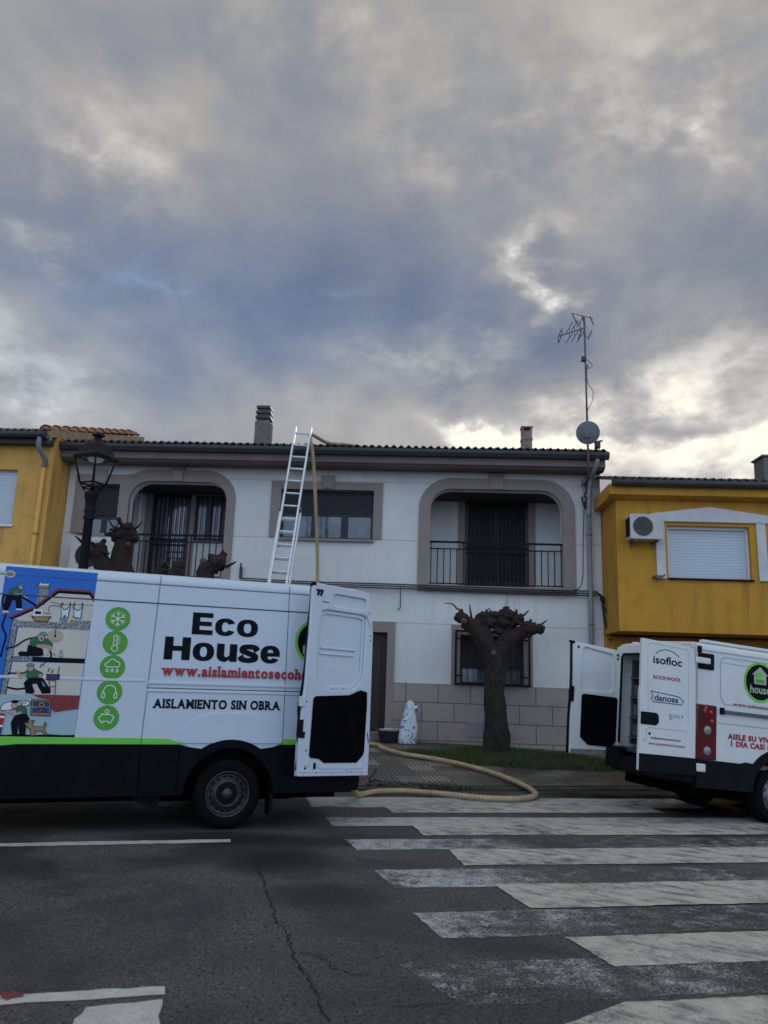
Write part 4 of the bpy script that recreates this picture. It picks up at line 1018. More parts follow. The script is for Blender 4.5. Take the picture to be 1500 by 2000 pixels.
# ------------------------------------------------------------------ tub, sack, leaf, cable, broken edge
p = gnd(759, 1440); p = H.M @ Vector((H.px(759, 1430, -.3)[0], -.32, 0)); p.z = pav_z(p.x, p.y)
tub = thing('builders_tub', 'grey rubber tub of white rubble by the front door', 'tub', Matrix.Translation(p))
t = MB(); t.lathe([(.13, 0), (.15, .0), (.205, .21), (.222, .21), (.222, .225), (.195, .225), (.14, .03), (.001, .03)], (0, 0, 0), n=28); t.build('bucket', M_tub, tub)
for s in (-1, 1): t = MB(); t.tube(catmull([(s * .205, -.06, .21), (s * .25, -.04, .24), (s * .25, .04, .24), (s * .205, .06, .21)], 4), .012, 6); t.build('handle', M_tub, tub)
t = MB(); rr = random.Random(8)
t.lathe([(.20, .19), (.15, .215), (.08, .235), (.001, .24)], (0, 0, 0), n=20)
for _ in range(40):
    a, r = rr.random() * 6.3, .18 * sqrt(rr.random()); s = rr.uniform(.015, .035); c = Vector((r * cos(a), r * sin(a), .225 + rr.random() * .02))
    t.tube([c, c + Vector((rr.gauss(0, 1), rr.gauss(0, 1), rr.gauss(0, .4))).normalized() * s * 1.6], s * .6, 5)
t.build('rubble', M_rubble, tub)
p = H.M @ Vector((H.px(797, 1440, -.32)[0], -.36, 0)); p.z = pav_z(p.x, p.y)
t = MB(); t.smooth = True; rings = []
prof_ = [(0, .165, .13), (.04, .178, .14), (.15, .182, .15), (.30, .172, .14), (.42, .148, .12), (.54, .118, .095), (.64, .095, .075), (.71, .082, .055), (.76, .062, .035), (.79, .03, .012)]
prof = [tuple(p) for p in catmull(prof_, 4)]
for (z, rx, ry) in prof:
    ring_v = []
    for k in range(28):
        a = 2 * pi * k / 28; f_ = 1 + .10 * noise.noise(Vector((cos(a) * 1.6, sin(a) * 1.6, z * 5))) + .05 * noise.noise(Vector((cos(a) * 5, sin(a) * 5, z * 9)))
        sq = (abs(cos(a)) ** 3 + abs(sin(a)) ** 3) ** (-1 / 3)
        ring_v.append(t.vert((rx * f_ * cos(a) * sq + z * .05 - .01, ry * f_ * sin(a) * sq, z + (.03 * noise.noise(Vector((a, z, 2))) if z > .5 else 0))))
    rings.append(ring_v)
for A, B in zip(rings, rings[1:]):
    for k in range(28): t.face([A[k], A[(k + 1) % 28], B[(k + 1) % 28], B[k]])
t.face(rings[-1], False); t.face(rings[0][::-1], False)
c0 = Vector((.08, -.03, .66)); t.tube(catmull([c0, c0 + Vector((.05, -.01, .0)), c0 + Vector((.09, 0, -.04)), c0 + Vector((.10, 0, -.10))], 5), [.04] * 5 + [.05] * 6 + [.015] * 5, 7)
o = t.build('plastic_sack', M_sack); o.location = p; o.rotation_euler = (0, 0, .2); tag(o, 'white and blue plastic sack standing against the block plinth', 'sack')
p = road_pt(1222, 1637, .012); t = MB()
for k, (a, s) in enumerate(((.2, 1), (.9, .8), (-.5, .7))):
    d = Vector((cos(a), sin(a) * .6, 0)); n_ = Vector((-d.y, d.x, 0))
    t.poly([Vector((0, 0, .0)), d * .05 * s + n_ * .022 + Vector((0, 0, .02)), d * .10 * s + Vector((0, 0, .012 + .01 * k)), d * .05 * s - n_ * .022 + Vector((0, 0, .015))])
t.tube([(0, 0, .003), (-.08, .01, .006), (-.12, -.01, .003)], .004, 5)
o = t.build('fallen_leaf', M_leaf); o.location = p; tag(o, 'curled yellow green leaf lying on a crossing stripe', 'leaf')
t = MB()
cpts = [gnd(u, v, .012) for u, v in ((735, 1500), (728, 1512), (722, 1522), (735, 1530), (748, 1534), (742, 1526), (728, 1524), (716, 1534), (738, 1540))]
o_ = cpts[0].copy(); t.tube(catmull([c - o_ for c in cpts], 6), .010, 6); o = t.build('loose_cable', M_cable); o.location = o_; tag(o, 'thin black cable coiled on the striped paving behind the lettered van', 'cable')
# broken kerb edge with soil and weeds
rr = random.Random(12); t = MB(); c0 = gnd(775, 1533)
for _ in range(70):
    a = Vector((rr.gauss(0, .22), rr.gauss(0, .07), rr.uniform(-.03, .015))); s = rr.uniform(.015, .06)
    b0 = len(t.v); t.lathe([(.001, -s * .5), (s * .8, -s * .3), (s, 0), (s * .7, s * .35), (.001, s * .5)], a, (rr.gauss(0, .3), rr.gauss(0, .3), 1), 7, False)
o = t.build('kerb_rubble', mat('rubble_brown', (.07, .055, .045), .95, .5, 14, .6, 60)); o.location = c0; tag(o, kind='stuff')
t = MB(); c1 = gnd(830, 1536)
for _ in range(900):
    a = c1 + Vector((rr.gauss(0, .34), rr.gauss(0, .04), 0)); h = rr.uniform(.02, .07); an = rr.random() * pi; d = Vector((cos(an), sin(an), 0)) * .006
    b0 = Vector((a.x, a.y, .04)); t.poly([b0 - d, b0 + d, b0 + Vector((rr.gauss(0, .02), rr.gauss(0, .02), h))])
tag(t.build('kerb_weeds', M_grass, recalc=False), kind='stuff')

# ------------------------------------------------------------------ pollarded trees
def remeshed(mb, name, voxel, amp, mats, parent, seed, freq=7):
    o = mb.build('tmp', mats, recalc=True)
    m = o.modifiers.new('r', 'REMESH'); m.mode = 'VOXEL'; m.voxel_size = voxel
    dg = bpy.context.evaluated_depsgraph_get(); dg.update(); me = bpy.data.meshes.new_from_object(o.evaluated_get(dg))
    bpy.data.objects.remove(o)
    me.update(); nr = [v.normal.copy() for v in me.vertices]
    for v, n_ in zip(me.vertices, nr):
        c = v.co; s = Vector((seed, seed * 2, 0))
        f1 = noise.noise(Vector((c.x * freq, c.y * freq, c.z * freq * .45)) + s); f2 = noise.noise(Vector((c.x * 22, c.y * 22, c.z * 7)) + s)
        hk = 1.0; rg = 1 - 2.2 * abs(noise.noise(Vector((c.x * 15 + f1, c.y * 15, c.z * 2.1)) + s)); f2 += .9 * rg * (1 if voxel < .016 else .5)
        v.co = c + n_ * (amp * f1 + amp * .55 * f2) * hk
    me.materials.clear(); me.materials.append(mats)
    for p_ in me.polygons: p_.use_smooth = True
    o = bpy.data.objects.new(name, me); COL.objects.link(o); o.parent = parent
    return o
def knob(mb, c, r, rr, spikes=26, flat=.8):
    c = Vector(c)
    mb.lathe([(.001, -r * flat), (r * .6, -r * flat * .8), (r, 0), (r * .65, r * flat * .75), (.001, r * flat)], c, (rr.gauss(0, .2), rr.gauss(0, .2), 1), 10)
    for _ in range(9):
        d = Vector((rr.gauss(0, 1), rr.gauss(0, 1), rr.gauss(.1, .7))).normalized(); q = r * rr.uniform(.32, .5); cc = c + d * r * .75
        mb.lathe([(.001, -q), (q * .8, -q * .55), (q, 0), (q * .7, q * .6), (.001, q)], cc, d, 8)
    for _ in range(int(spikes * .55)):
        d = Vector((rr.gauss(0, 1), rr.gauss(0, 1), rr.gauss(.25, .8))).normalized(); L_ = r * rr.choice((1.05, 1.1, 1.2, 1.25, 1.4)); w = r * rr.uniform(.10, .26)
        e = Vector((rr.gauss(0, .18), rr.gauss(0, .18), rr.gauss(0, .15))) * r
        mb.tube([c + e + d * r * .4, c + e * 1.6 + d * L_], [w, w * rr.uniform(.35, .9)], 6)
def tree(base, label, trunk, limbs, knobs, twigs, cuts, seed, voxel=.0155):
    t = thing('pollarded_tree', label, 'tree', Matrix.Translation(base)); rr = random.Random(seed)
    m = MB(); p, r = zip(*trunk); m.tube(catmull(p, 4), [r[0] + 0 * i for i in range(0)] or [r[min(i // 4, len(r) - 1)] * (1 - (i % 4) / 4) + r[min(i // 4 + 1, len(r) - 1)] * (i % 4) / 4 for i in range(4 * (len(p) - 1) + 1)], 14)
    for pts_, r0, r1 in limbs:
        c = catmull(pts_, 5); m.tube(c, [r0 + (r1 - r0) * i / (len(c) - 1) for i in range(len(c))], 10)
    if trunk[0][1] > .2:
        for k in range(6): a = k * 1.05 + .3; m.tube([(cos(a) * .12, sin(a) * .12, .30), (cos(a) * .235, sin(a) * .235, -.06)], [.08, .05], 6)
    remeshed(m, 'trunk', voxel, .020, M_bark, t, seed)
    for c, rad, sp in knobs:
        m = MB(); knob(m, c, rad, rr, sp); remeshed(m, 'crown_knob', voxel * .95, .022, M_bark, t, seed + rad * 9)
    for pts_, r0 in twigs:
        c = catmull(pts_, 5); m = MB(); m.tube(c, [r0 * (1 - .65 * i / (len(c) - 1)) for i in range(len(c))], 6); m.build('twig', M_twig, t)
    for c, rad, nn in cuts:
        m = MB(); m.lathe([(rad * 1.1, -.05), (rad, 0), (.001, .006)], c, nn, 14); m.build('cut_end', M_cutwood, t)
    return t
tb = gnd(968, 1473); tb.z = pav_z(tb.x, tb.y)
TF = yawfr(tb, 0)
def T(u, v, y=0.0): a = TF.px(u, v, y); return Vector((a[0], y, a[1]))
tree(tb, 'dark pollarded tree with clubbed limbs standing in the grass before the grilled window',
     [(Vector((0, 0, -.1)), .265), (T(970, 1440), .235), (T(968, 1400), .205), (T(966, 1350), .185), (T(968, 1300), .19), (T(966, 1265), .17)],
     [([T(962, 1290), T(945, 1258, -.05), T(928, 1230, -.1), T(908, 1214, -.15)], .17, .11), ([T(955, 1280), T(948, 1240, .1), T(940, 1212, .2), T(936, 1203, .25)], .15, .10),
      ([T(972, 1290), T(985, 1255, .05), T(995, 1230, .1), T(992, 1205, .12)], .17, .10), ([T(978, 1285), T(1000, 1250, -.12), T(1025, 1232, -.2), T(1048, 1226, -.25)], .16, .10),
      ([T(950, 1215, .1), T(970, 1208, .1), T(995, 1206, .1)], .06, .06)],
     [(T(901, 1207, -.15), .12, 22), (T(948, 1207, .2), .14, 26), (T(992, 1203, .12), .15, 26), (T(1030, 1226, -.22), .16, 26), (T(1052, 1228, -.25), .10, 18), (T(968, 1204, .12), .12, 22), (T(925, 1222, -.05), .12, 20), (T(1012, 1212, -.05), .12, 22), (T(960, 1216, .08), .13, 22), (T(984, 1216, .02), .12, 20), (T(975, 1232, .05), .10, 8)],
     [([T(893, 1190, -.15), T(884, 1180, -.17), T(868, 1178, -.2)], .018), ([T(922, 1215, -.1), T(919, 1195, -.1), T(917, 1180, -.1)], .028), ([T(990, 1200, .1), T(989, 1186, .1)], .02),
      ([T(1014, 1210, -.2), T(1025, 1200, -.2), T(1033, 1192, -.2)], .03), ([T(1052, 1224, -.25), T(1062, 1216, -.25), T(1069, 1211, -.25)], .026)],
     [(T(906, 1213, -.31), .055, (-.1, -1, .0)), (T(964, 1275, -.2), .05, (-.2, -1, .3))], 3)
# the tree whose heads show over the van roof
lb2 = Vector((-2.62, 11.75, 0)); lb2.z = pav_z(lb2.x, lb2.y); TF = yawfr(lb2, 0)
tree(lb2, 'pollarded tree with knobbly heads and pale twigs rising behind the lettered van roof',
     [(Vector((0, 0, -.1)), .30), (Vector((0, 0, .5)), .25), (Vector((-.05, 0, 1.2)), .22), (Vector((-.15, 0, 1.7)), .22)],
     [([(-.15, 0, 1.5), (-.5, 0, 1.8), T(243, 1120), T(243, 1060)], .19, .14), ([(-.3, 0, 1.6), (-.8, -.1, 1.85), T(205, 1110, -.1), T(192, 1085, -.1)], .15, .12),
      ([(-.1, 0, 1.6), T(310, 1150, .1), T(318, 1110, .1)], .13, .09), ([(-.1, .05, 1.6), T(340, 1150, -.1), T(346, 1108, -.1)], .12, .08), ([(0, 0, 1.55), (.4, 0, 1.8), T(400, 1130), T(415, 1105)], .16, .12)],
     [(T(243, 1046), .19, 34), (T(190, 1078, -.1), .16, 30), (T(318, 1104, .1), .08, 18), (T(346, 1104, -.1), .08, 18), (T(424, 1098), .14, 28)],
     [([T(226, 1035), T(216, 1022), T(209, 1006)], .02), ([T(224, 1032), T(229, 1026), T(231, 1017)], .014), ([T(258, 1036), T(270, 1028), T(277, 1019)], .022), ([T(440, 1108), T(452, 1102), T(461, 1097)], .03), ([T(160, 1058, -.1), T(147, 1047, -.1)], .03)],
     [(T(250, 1062, -.22), .03, (.2, -1, .1)), (T(396, 1092, -.05), .05, (-.2, -.5, 1))], 9)

# ------------------------------------------------------------------ street lamp
lp = Vector((-4.15, 10.85, 0)); 
LF = yawfr((0, lp.y, 0), 0); zc_ = LF.px(184, 958)[1]; lp.x = LF.px(168, 1060)[0]; lp.z = pav_z(lp.x, lp.y); LFx = LF.px(184, 900)[0]
def lz(v): return LF.px(183, v)[1] - lp.z
lamp = thing('street_lamp', 'black cast iron street lamp with glazed lantern behind the lettered van', 'street lamp', Matrix.Translation(lp))
t = MB(); zt = lz(962)
t.lathe([(.14, 0), (.14, .1), (.11, .14), (.11, .75), (.13, .78), (.13, .84), (.075, .9), (.062, zt - .42), (.085, zt - .36), (.06, zt - .33), (.085, zt - .28), (.07, zt - .24), (.078, zt - .12), (.10, zt - .06), (.095, zt)], (0, 0, 0), n=20); t.build('post', M_black, lamp)
t = MB(); hb, htop = lz(945), lz(895); ztop = lz(868); zfin = lz(842)
wb_, wt_ = .105, .235
t.lathe([(.06, zt), (.035, zt + .04), (.04, zt + .06)], (0, 0, 0), n=12)
c4 = [(cos(a), sin(a)) for a in (radians(20 + 90 * k) for k in range(4))]
ra, rb, rc2 = .10, .175, .285
for k in range(4):
    a, b_ = c4[k], c4[(k + 1) % 4]
    P = lambda c, r, z: Vector((c[0] * r, c[1] * r, z))
    t.tube([P(a, ra, zt + .02), P(a, rb, hb)], .013, 6); t.tube([P(a, rb, hb), P(a, rc2, htop)], .014, 6)
    t.tube([P(a, rb, hb), P(b_, rb, hb)], .014, 6); t.tube([P(a, rc2, htop), P(b_, rc2, htop)], .022, 6)
    t.tube([P(a, (ra + rb) / 2, (zt + hb) / 2), P(b_, (ra + rb) / 2, (zt + hb) / 2)], .010, 6)
lf_ = t.build('lantern_frame', M_black, lamp)
t = MB(); t.lathe([(rc2 + .02, htop - .02), (rc2 + .03, htop + .02), (rc2 * .92, htop + .06), (rc2 * .62, ztop - .01), (rc2 * .30, ztop + .05), (.06, ztop + .08), (.05, zfin - .10), (.10, zfin - .07), (.08, zfin - .04), (.03, zfin - .02), (.001, zfin)], (0, 0, 0), n=4, smooth=False)
t.lathe([(rc2 - .03, htop), (.001, htop + .02)], (0, 0, 0), n=4, smooth=False)
rt = t.build('lantern_roof', M_black, lamp, .01); rt.rotation_euler = (0, 0, radians(20))
t = MB(); t.lathe([(.001, htop - .07), (.09, htop - .05), (.12, htop - .01)], (0, 0, 0), n=16); t.build('lamp_bulb', M_dwhite, lamp)
M_lg = bpy.data.materials.new('lantern_glass'); M_lg.use_nodes = True
bs = M_lg.node_tree.nodes['Principled BSDF']; bs.inputs['Base Color'].default_value = (.9, .93, .95, 1); bs.inputs['Roughness'].default_value = .05; bs.inputs['Alpha'].default_value = .04; bs.inputs['Specular IOR Level'].default_value = .15
t = MB()
for k in range(4):
    a, b_ = c4[k], c4[(k + 1) % 4]; P = lambda c, r, z: Vector((c[0] * r, c[1] * r, z))
    t.poly([P(a, rb - .01, hb + .01), P(b_, rb - .01, hb + .01), P(b_, rc2 - .01, htop - .02), P(a, rc2 - .01, htop - .02)])
t.build('lantern_glass', M_lg, lamp)
# ------------------------------------------------------------------ van parts shared by both vans
def wheel(parent, x, y, z, R, inw, rim_m, style):
    k = R / .34
    t = MB(); t.lathe([(a * k, d * inw) for a, d in ((.205, .03), (.222, .008), (.235, .0), (.29, -.006), (.322, .012), (.336, .04), (.34, .07), (.34, .17), (.33, .2), (.30, .22), (.2, .22))], (x, y, z), (0, 1, 0), 40)
    for q in range(44):
        a = q * 2 * pi / 44; c, s_ = cos(a), sin(a); t.box(-.008, .008, 0, .01, -.01, .01) if False else None
    w = t.build('wheel', M_rubber, parent)
    r = MB(); r.lathe([(a * k, d * inw) for a, d in ((.224, .012), (.222, .004), (.212, .006), (.203, .03), (.198, .07), (.172, .062), (.150, .04), (.128, .028), (.122, .02), (.114, .022), (.108, .036), (.07, .038), (.055, .03), (.05, .005), (.001, .002))], (x, y, z), (0, 1, 0), 40)
    ro = r.build('rim', rim_m, w)
    h = MB(); nh = 16 if style == 0 else 10
    for q in range(nh):
        a = 2 * pi * (q + .5) / nh; rr_ = .166 * k if style == 0 else .16 * k
        h.lathe([((.0135 if style == 0 else .02) * k, .0), (.001, -.0005 * inw)], (x + rr_ * cos(a), y + (.050 if style == 0 else .045) * inw, z + rr_ * sin(a)), (0, 1, 0), 10, False)
    h.build('rim_holes', M_dark, w)
    h = MB(); h.lathe([(.10 * k, .037 * inw), (.10 * k, .030 * inw), (.001, .030 * inw)], (x, y, z), (0, 1, 0), 20, False)
    for q in range(6):
        a = 2 * pi * q / 6 + .2; h.lathe([(.018 * k, .04 * inw), (.018 * k, .012 * inw), (.012 * k, .006 * inw), (.001, .006 * inw)], (x + .08 * k * cos(a), y, z + .08 * k * sin(a)), (0, 1, 0), 6, False)
    h.build('hub', rim_m if style else M_blackp, w)
    return w
def arc_pts(cx, cz, r, a0, a1, n=14): return [(cx + r * cos(a0 + (a1 - a0) * i / n), cz + r * sin(a0 + (a1 - a0) * i / n)) for i in range(n + 1)]

# ------------------------------------------------------------------ lettered van on the left (nose out of frame to the left, its left side to the camera)
V1o = road_pt(440, 1622); V = yawfr((V1o.x, V1o.y, 0), 20.0)
van = thing('panel_van', 'white high roof van lettered Eco House with a cartoon mural and folded back rear door', 'van', V.M)
WB, WD, RE = 4.035, 2.03, 1.30
def side_poly(z0):
    p = [(RE, z0)]
    p += [(RE, 2.40), (-3.25, 2.40), (-4.05, 1.42), (-4.15, 1.36), (-4.9, 1.08), (-4.98, z0)]
    ra = .465
    for cx in (-WB, 0.0):
        a0 = math.asin(max(-1, (z0 - .34) / ra)); p += [(cx + ra * cos(a), .34 + ra * sin(a)) for a in [pi - a0 + (2 * a0 - pi) * i / 14 for i in range(15)]]
    return p
cabwin = [(-3.98, 1.40), (-3.05, 1.40), (-3.05, 2.12), (-3.38, 2.12)]
b = MB()
b.prism(side_poly(.70), 0, .05, [cabwin]); b.prism(side_poly(.70), WD - .05, WD, [cabwin])
b.build('body_side', M_van, van)
b = MB()
rp = [(0, 2.402), (.006, 2.45), (.025, 2.487), (.06, 2.507), (.13, 2.52), (.4, 2.535), (WD / 2, 2.545)]
rp = rp + [(WD - y, z) for y, z in rp[-2::-1]]
b.smooth = True
inner = [(WD - .06, 2.402), (WD - .08, 2.47), (.08, 2.47), (.06, 2.402)]
b.prism(rp + inner, -3.25, RE + .0, axis='x'); b.sm = [False if len(f) == 3 else s_ for f, s_ in zip(b.f, b.sm)]
ro_ = b.build('roof', M_van, van, .02)
b = MB()
for k in range(7): yy_ = .32 + k * .23; b.prism([(yy_, 2.525), (yy_ + .02, 2.545), (yy_ + .08, 2.545), (yy_ + .10, 2.525)], -2.9, 1.1, axis='x')
b.build('roof_ribs', M_van, ro_)
b = MB()
b.poly([(-3.25, .06, 2.45), (-3.25, WD - .06, 2.45), (-4.08, WD - .03, 1.42), (-4.08, .03, 1.42)]); b.build('windscreen', M_glass, van)
b = MB(); b.prism([(-3.25, 2.40), (-3.25, 2.545), (-3.45, 2.35), (-3.40, 2.26)], .03, WD - .03)
b.prism([(-4.07, 1.40), (-4.15, 1.36), (-4.9, 1.08), (-4.98, .75), (-4.90, .70), (-4.5, .9), (-4.07, 1.2)], .0501, WD - .0501); b.build('bonnet', M_van, van, .02)
b = MB(); b.prism([(-4.985, .30), (-5.02, .45), (-5.0, .76), (-4.9, .78), (-4.6, .60), (-4.6, .30)], .0, WD); b.build('front_bumper', M_blackp, van, .03)
b = MB(); b.prism(rrect(-4.93, -4.55, .92, 1.12, .05), -.01, .06); b.build('headlight', M_lens_clear, van)
b = MB(); b.prism(cabwin, .02, .03); b.build('cab_window', M_glass, van)
b = MB(); b.prism(rrect(-4.12, -3.95, 1.38, 1.72, .04), -.22, -.06); b.box(-4.05, -4.0, -.06, .0, 1.5, 1.55); b.build('door_mirror', M_blackp, van, .02)
# lower cladding with flared arches
def clad(y0, y1):
    p = [(1.30, .345), (1.30, .825), (.50, .825), (.42, .80)]
    p += arc_pts(0, .34, .535, radians(56), radians(124), 12) + [(-.42, .80), (-.52, .825), (-2.0, .825), (-2.25, .80), (-2.5, .70), (-2.9, .68)]
    p += [(-3.45, .68)] + arc_pts(-WB, .34, .535, radians(40), radians(140), 12) + [(-4.62, .66), (-4.98, .66), (-4.98, .40), (-4.50, .36)]
    p += arc_pts(-WB, .34, .452, radians(177), radians(3), 16) + [(-3.3, .335), (-.52, .345)] + arc_pts(0, .34, .452, radians(179), radians(1), 18) + [(.50, .345)]
    return p
b = MB(); b.prism(clad(0, 0), -.028, .06); b.prism(clad(0, 0), WD - .06, WD + .028); b.build('lower_cladding', M_clad, van, .012)
b = MB(); b.prism([(RE, .36), (RE + .07, .36), (RE + .09, .45), (RE + .09, .58), (RE + .06, .62), (RE, .62)], -.02, WD + .02); b.build('rear_bumper', M_clad, van, .015)
# floor, bulkhead, closed right rear door, frame of the opening
b = MB(); b.box(-2.9, RE, .07, WD - .07, .62, .68); b.box(-2.95, -2.9, .07, WD - .07, .68, 2.4); b.build('cargo_floor', M_grey, van)
b = MB(); b.box(-4.4, RE - .1, .25, WD - .25, .26, .60); b.box(-3.4, -3.1, .1, WD - .1, .28, .4); b.box(-.7, .7, .25, WD - .25, .25, .31); b.tube([(-.05, .1, .34), (-.05, WD - .1, .34)], .06, 8); b.box(-.48, .48, .06, .30, .6, .84); b.box(-.48, .48, WD - .3, WD - .06, .6, .84); b.build('underbody', M_dark, van)
b = MB(); b.prism(rrect(1.03, WD - .04, .60, 2.44, .08), RE - .02, RE + .02, axis='x') if False else b.box(RE - .03, RE + .015, 1.03, WD - .04, .62, 2.44); b.build('rear_door', M_van, van, .015)
b = MB(); b.box(RE - .06, RE, .0501, .12, .62, 2.40); b.box(RE - .06, RE, .12, 1.02, 2.34, 2.40); b.build('rear_frame', M_van, van)
b = MB(); b.prism(rrect(RE - .06, RE + .01, 1.05, 1.62, .02), -.012, .03); b.build('tail_light', M_lens, van, .005)
wheel(van, 0, .02, .34, .34, 1, M_steel, 0); wheel(van, -WB, .02, .34, .34, 1, M_steel, 0)
wheel(van, 0, WD - .02, .34, .34, -1, M_steel, 0); wheel(van, -WB, WD - .02, .34, .34, -1, M_steel, 0)
b = MB(); b.box(.44, .47, .03, .26, .12, .5); b.build('mud_flap', M_blackp, van)
b = MB(); b.prism([(-.98, .34), (-.62, .34), (-.68, .20), (-.86, .26)], .15, .5); b.build('step_bracket', M_blackp, van)
# raised panel above the wheel, mouldings, seams
b = MB(); b.prism([(-.50, .84)] + [(.53 * s_, .86 + .275 * (1 - abs(s_) ** 3.2) ** .6) for s_ in [-1 + k / 14 for k in range(29)]] + [(.50, .84)], -.013, .01); b.build('wheel_blister', M_van, van, .02, seg=3)
def P(u, v, y=0.): return V.px(u, v, y)
zm1, zm2, zm3 = P(440, 1337)[1], P(440, 1344)[1], P(440, 1352)[1]
sl = P(287, 1340)[0]
b = MB(); b.prism([(sl, zm1 + .014), (sl, zm1 - .014), (1.26, zm1 - .014), (1.26, zm1 + .014)], -.012, .0); b.prism([(sl, zm3 + .010), (sl, zm3 - .012), (1.26, zm3 - .012), (1.26, zm3 + .010)], -.010, .0)
za = P(130, 1325)[1]; b.prism([(-2.9, za + .012), (-2.9, za - .012), (sl - .03, za - .012), (sl - .03, za + .012)], -.007, 0)
b.build('side_moulding', M_van, van, .006)
zr = P(380, 1183)[1]
b = MB(); y_ = -.0042
for (u0, v0, u1, v1) in ((315, 1125, 274, 1460), (566, 1146, 551, 1460)): b.stroke([P(u0, v0), P(u1, v1)], .006, y_)
b.stroke([(-2.9, zr), (1.28, zr)], .012, y_); b.stroke([(sl, (zm2 + zm3) / 2 + .004), (1.24, (zm2 + zm3) / 2 + .004)], .008, y_ - .001)
b.stroke([(-2.9, 2.398), (1.28, 2.398)], .004, y_)
b.build('panel_seams', M_seam, van); b = MB()
for (u0, v0, u1, v1) in ((274, 1458, 268, 1555), (351, 1462, 342, 1553)): b.stroke([P(u0, v0, -.03), P(u1, v1, -.03)], .008, -.032); b.build('cladding_seam', M_dark, van); b = MB()
# green band
b = MB(); zg0, zg1 = .820, .880
b.prism([(-2.6, .62), (-2.25, .80), (-2.0, .826), (-.50, .826), (-.42, .81), (-.64, zg1), (-2.9, zg1 + .02), (-2.9, .62)], -.0035, -.001)
b.prism([(.46, .826), (1.25, .826), (1.25, zg1), (.55, zg1)], -.0035, -.001); b.build('green_band', M_lime, van)
# lettering
b = MB()
def heavy(b, ch, x, w, z, cap, y):
    xh = cap * .79; st = cap * .34; th = cap * .195
    X = lambda t: x + w * t
    def ell(cx, cz, rx, rz, a0, a1, n=26, p=2.35):
        o = []
        for k in range(n + 1):
            a = a0 + (a1 - a0) * k / n; c_, s_ = cos(a), sin(a)
            o.append((cx + rx * math.copysign(abs(c_) ** (2 / p), c_), cz + rz * math.copysign(abs(s_) ** (2 / p), s_)))
        return o
    cx, cz, rx, rz = x + w / 2, z + xh / 2, w / 2, xh / 2 + cap * .012; ix, iz = rx - st * .93, rz - th * .93
    if ch == 'E':
        b.flat([(x, z), (x + w, z), (x + w, z + th * 1.1), (x + st, z + th * 1.1), (x + st, z + cap * .40), (x + w * .93, z + cap * .40), (x + w * .93, z + cap * .60), (x + st, z + cap * .60), (x + st, z + cap - th * 1.1), (x + w * .98, z + cap - th * 1.1), (x + w * .98, z + cap), (x, z + cap)], y)
    elif ch == 'H':
        s = st * 1.08; m0, m1 = z + cap * .39, z + cap * .61
        b.flat([(x, z), (x + s, z), (x + s, m0), (x + w - s, m0), (x + w - s, z), (x + w, z), (x + w, z + cap), (x + w - s, z + cap), (x + w - s, m1), (x + s, m1), (x + s, z + cap), (x, z + cap)], y)
    elif ch == 'o': b.flat(ell(cx, cz, rx, rz, 0, 2 * pi)[:-1], y, [ell(cx, cz, ix, iz, 0, 2 * pi)[:-1]])
    elif ch == 'c': b.flat(ell(cx, cz, rx, rz, radians(24), radians(336)) + ell(cx, cz, ix, iz, radians(330), radians(30)), y)
    elif ch == 'e':
        b.flat(ell(cx, cz, rx, rz, radians(-4), radians(332)) + ell(cx, cz, ix, iz, radians(322), radians(186)) + [(cx - ix, cz - th * .42), (cx + rx, cz - th * .42)], y, [ell(cx, cz + th * .30, ix, iz - th * .30, radians(4), radians(176))])
    elif ch == 'u':
        b.flat([(x, z + xh), (x + st, z + xh)] + ell(cx + 0, z + xh * .42, rx - st, xh * .42 - th, pi, 1.5 * pi, 8) + [(x + w - st, z + xh * .36), (x + w - st, z + xh), (x + w, z + xh), (x + w, z), (x + w - st * .95, z), (x + w - st * .95, z + xh * .12)] + ell(cx - w * .06, z + xh * .42, rx - w * .06, xh * .44, 1.5 * pi, pi, 8), y)
    elif ch == 's':
        cl = catmull([(X(.93), z + xh * .66, 0), (X(.80), z + xh * .84, 0), (X(.5), z + xh * .89, 0), (X(.22), z + xh * .82, 0), (X(.20), z + xh * .64, 0), (X(.5), z + xh * .51, 0), (X(.80), z + xh * .38, 0), (X(.80), z + xh * .20, 0), (X(.5), z + xh * .11, 0), (X(.18), z + xh * .17, 0), (X(.05), z + xh * .34, 0)], 6)
        L_, R_ = [], []
        for i, p in enumerate(cl):
            d = (cl[min(i + 1, len(cl) - 1)] - cl[max(i - 1, 0)]).normalized(); n_ = Vector((-d.y, d.x, 0)); h_ = th * (.56 + .22 * abs(d.y) + .0)
            L_.append(p + n_ * h_); R_.append(p - n_ * h_)
        for i in range(len(cl) - 1): b.poly([(q.x, y, q.y) for q in (L_[i], L_[i + 1], R_[i + 1], R_[i])])
def word(b, txt, u0, v0, uvs, cap_v):
    x0, z0 = P(u0, v0); cap = P(u0, cap_v)[1] - z0
    for ch, (ua, ub) in zip(txt, uvs):
        xa, xb = P(ua, v0)[0], P(ub, v0)[0]; heavy(b, ch, xa, xb - xa, z0, cap, -.004)
word(b, 'Eco', 374, 1238.5, ((374, 415), (419, 459), (462, 503)), 1195.5)
word(b, 'House', 319, 1287.5, ((319, 370), (375, 417), (422, 462), (466, 504), (508, 546)), 1242.5)
b.build('lettering', M_ink, van)
b = MB(); x0, z0 = P(316, 1318); x1 = P(590, 1300)[0]; x1 = x0 + (x1 - x0) * 1.305; put_serif(b, 'www.aislamientosecohouse.es', x0, x1, z0, z0 + .098, -.0135, .040); b.build('lettering', M_red, van)
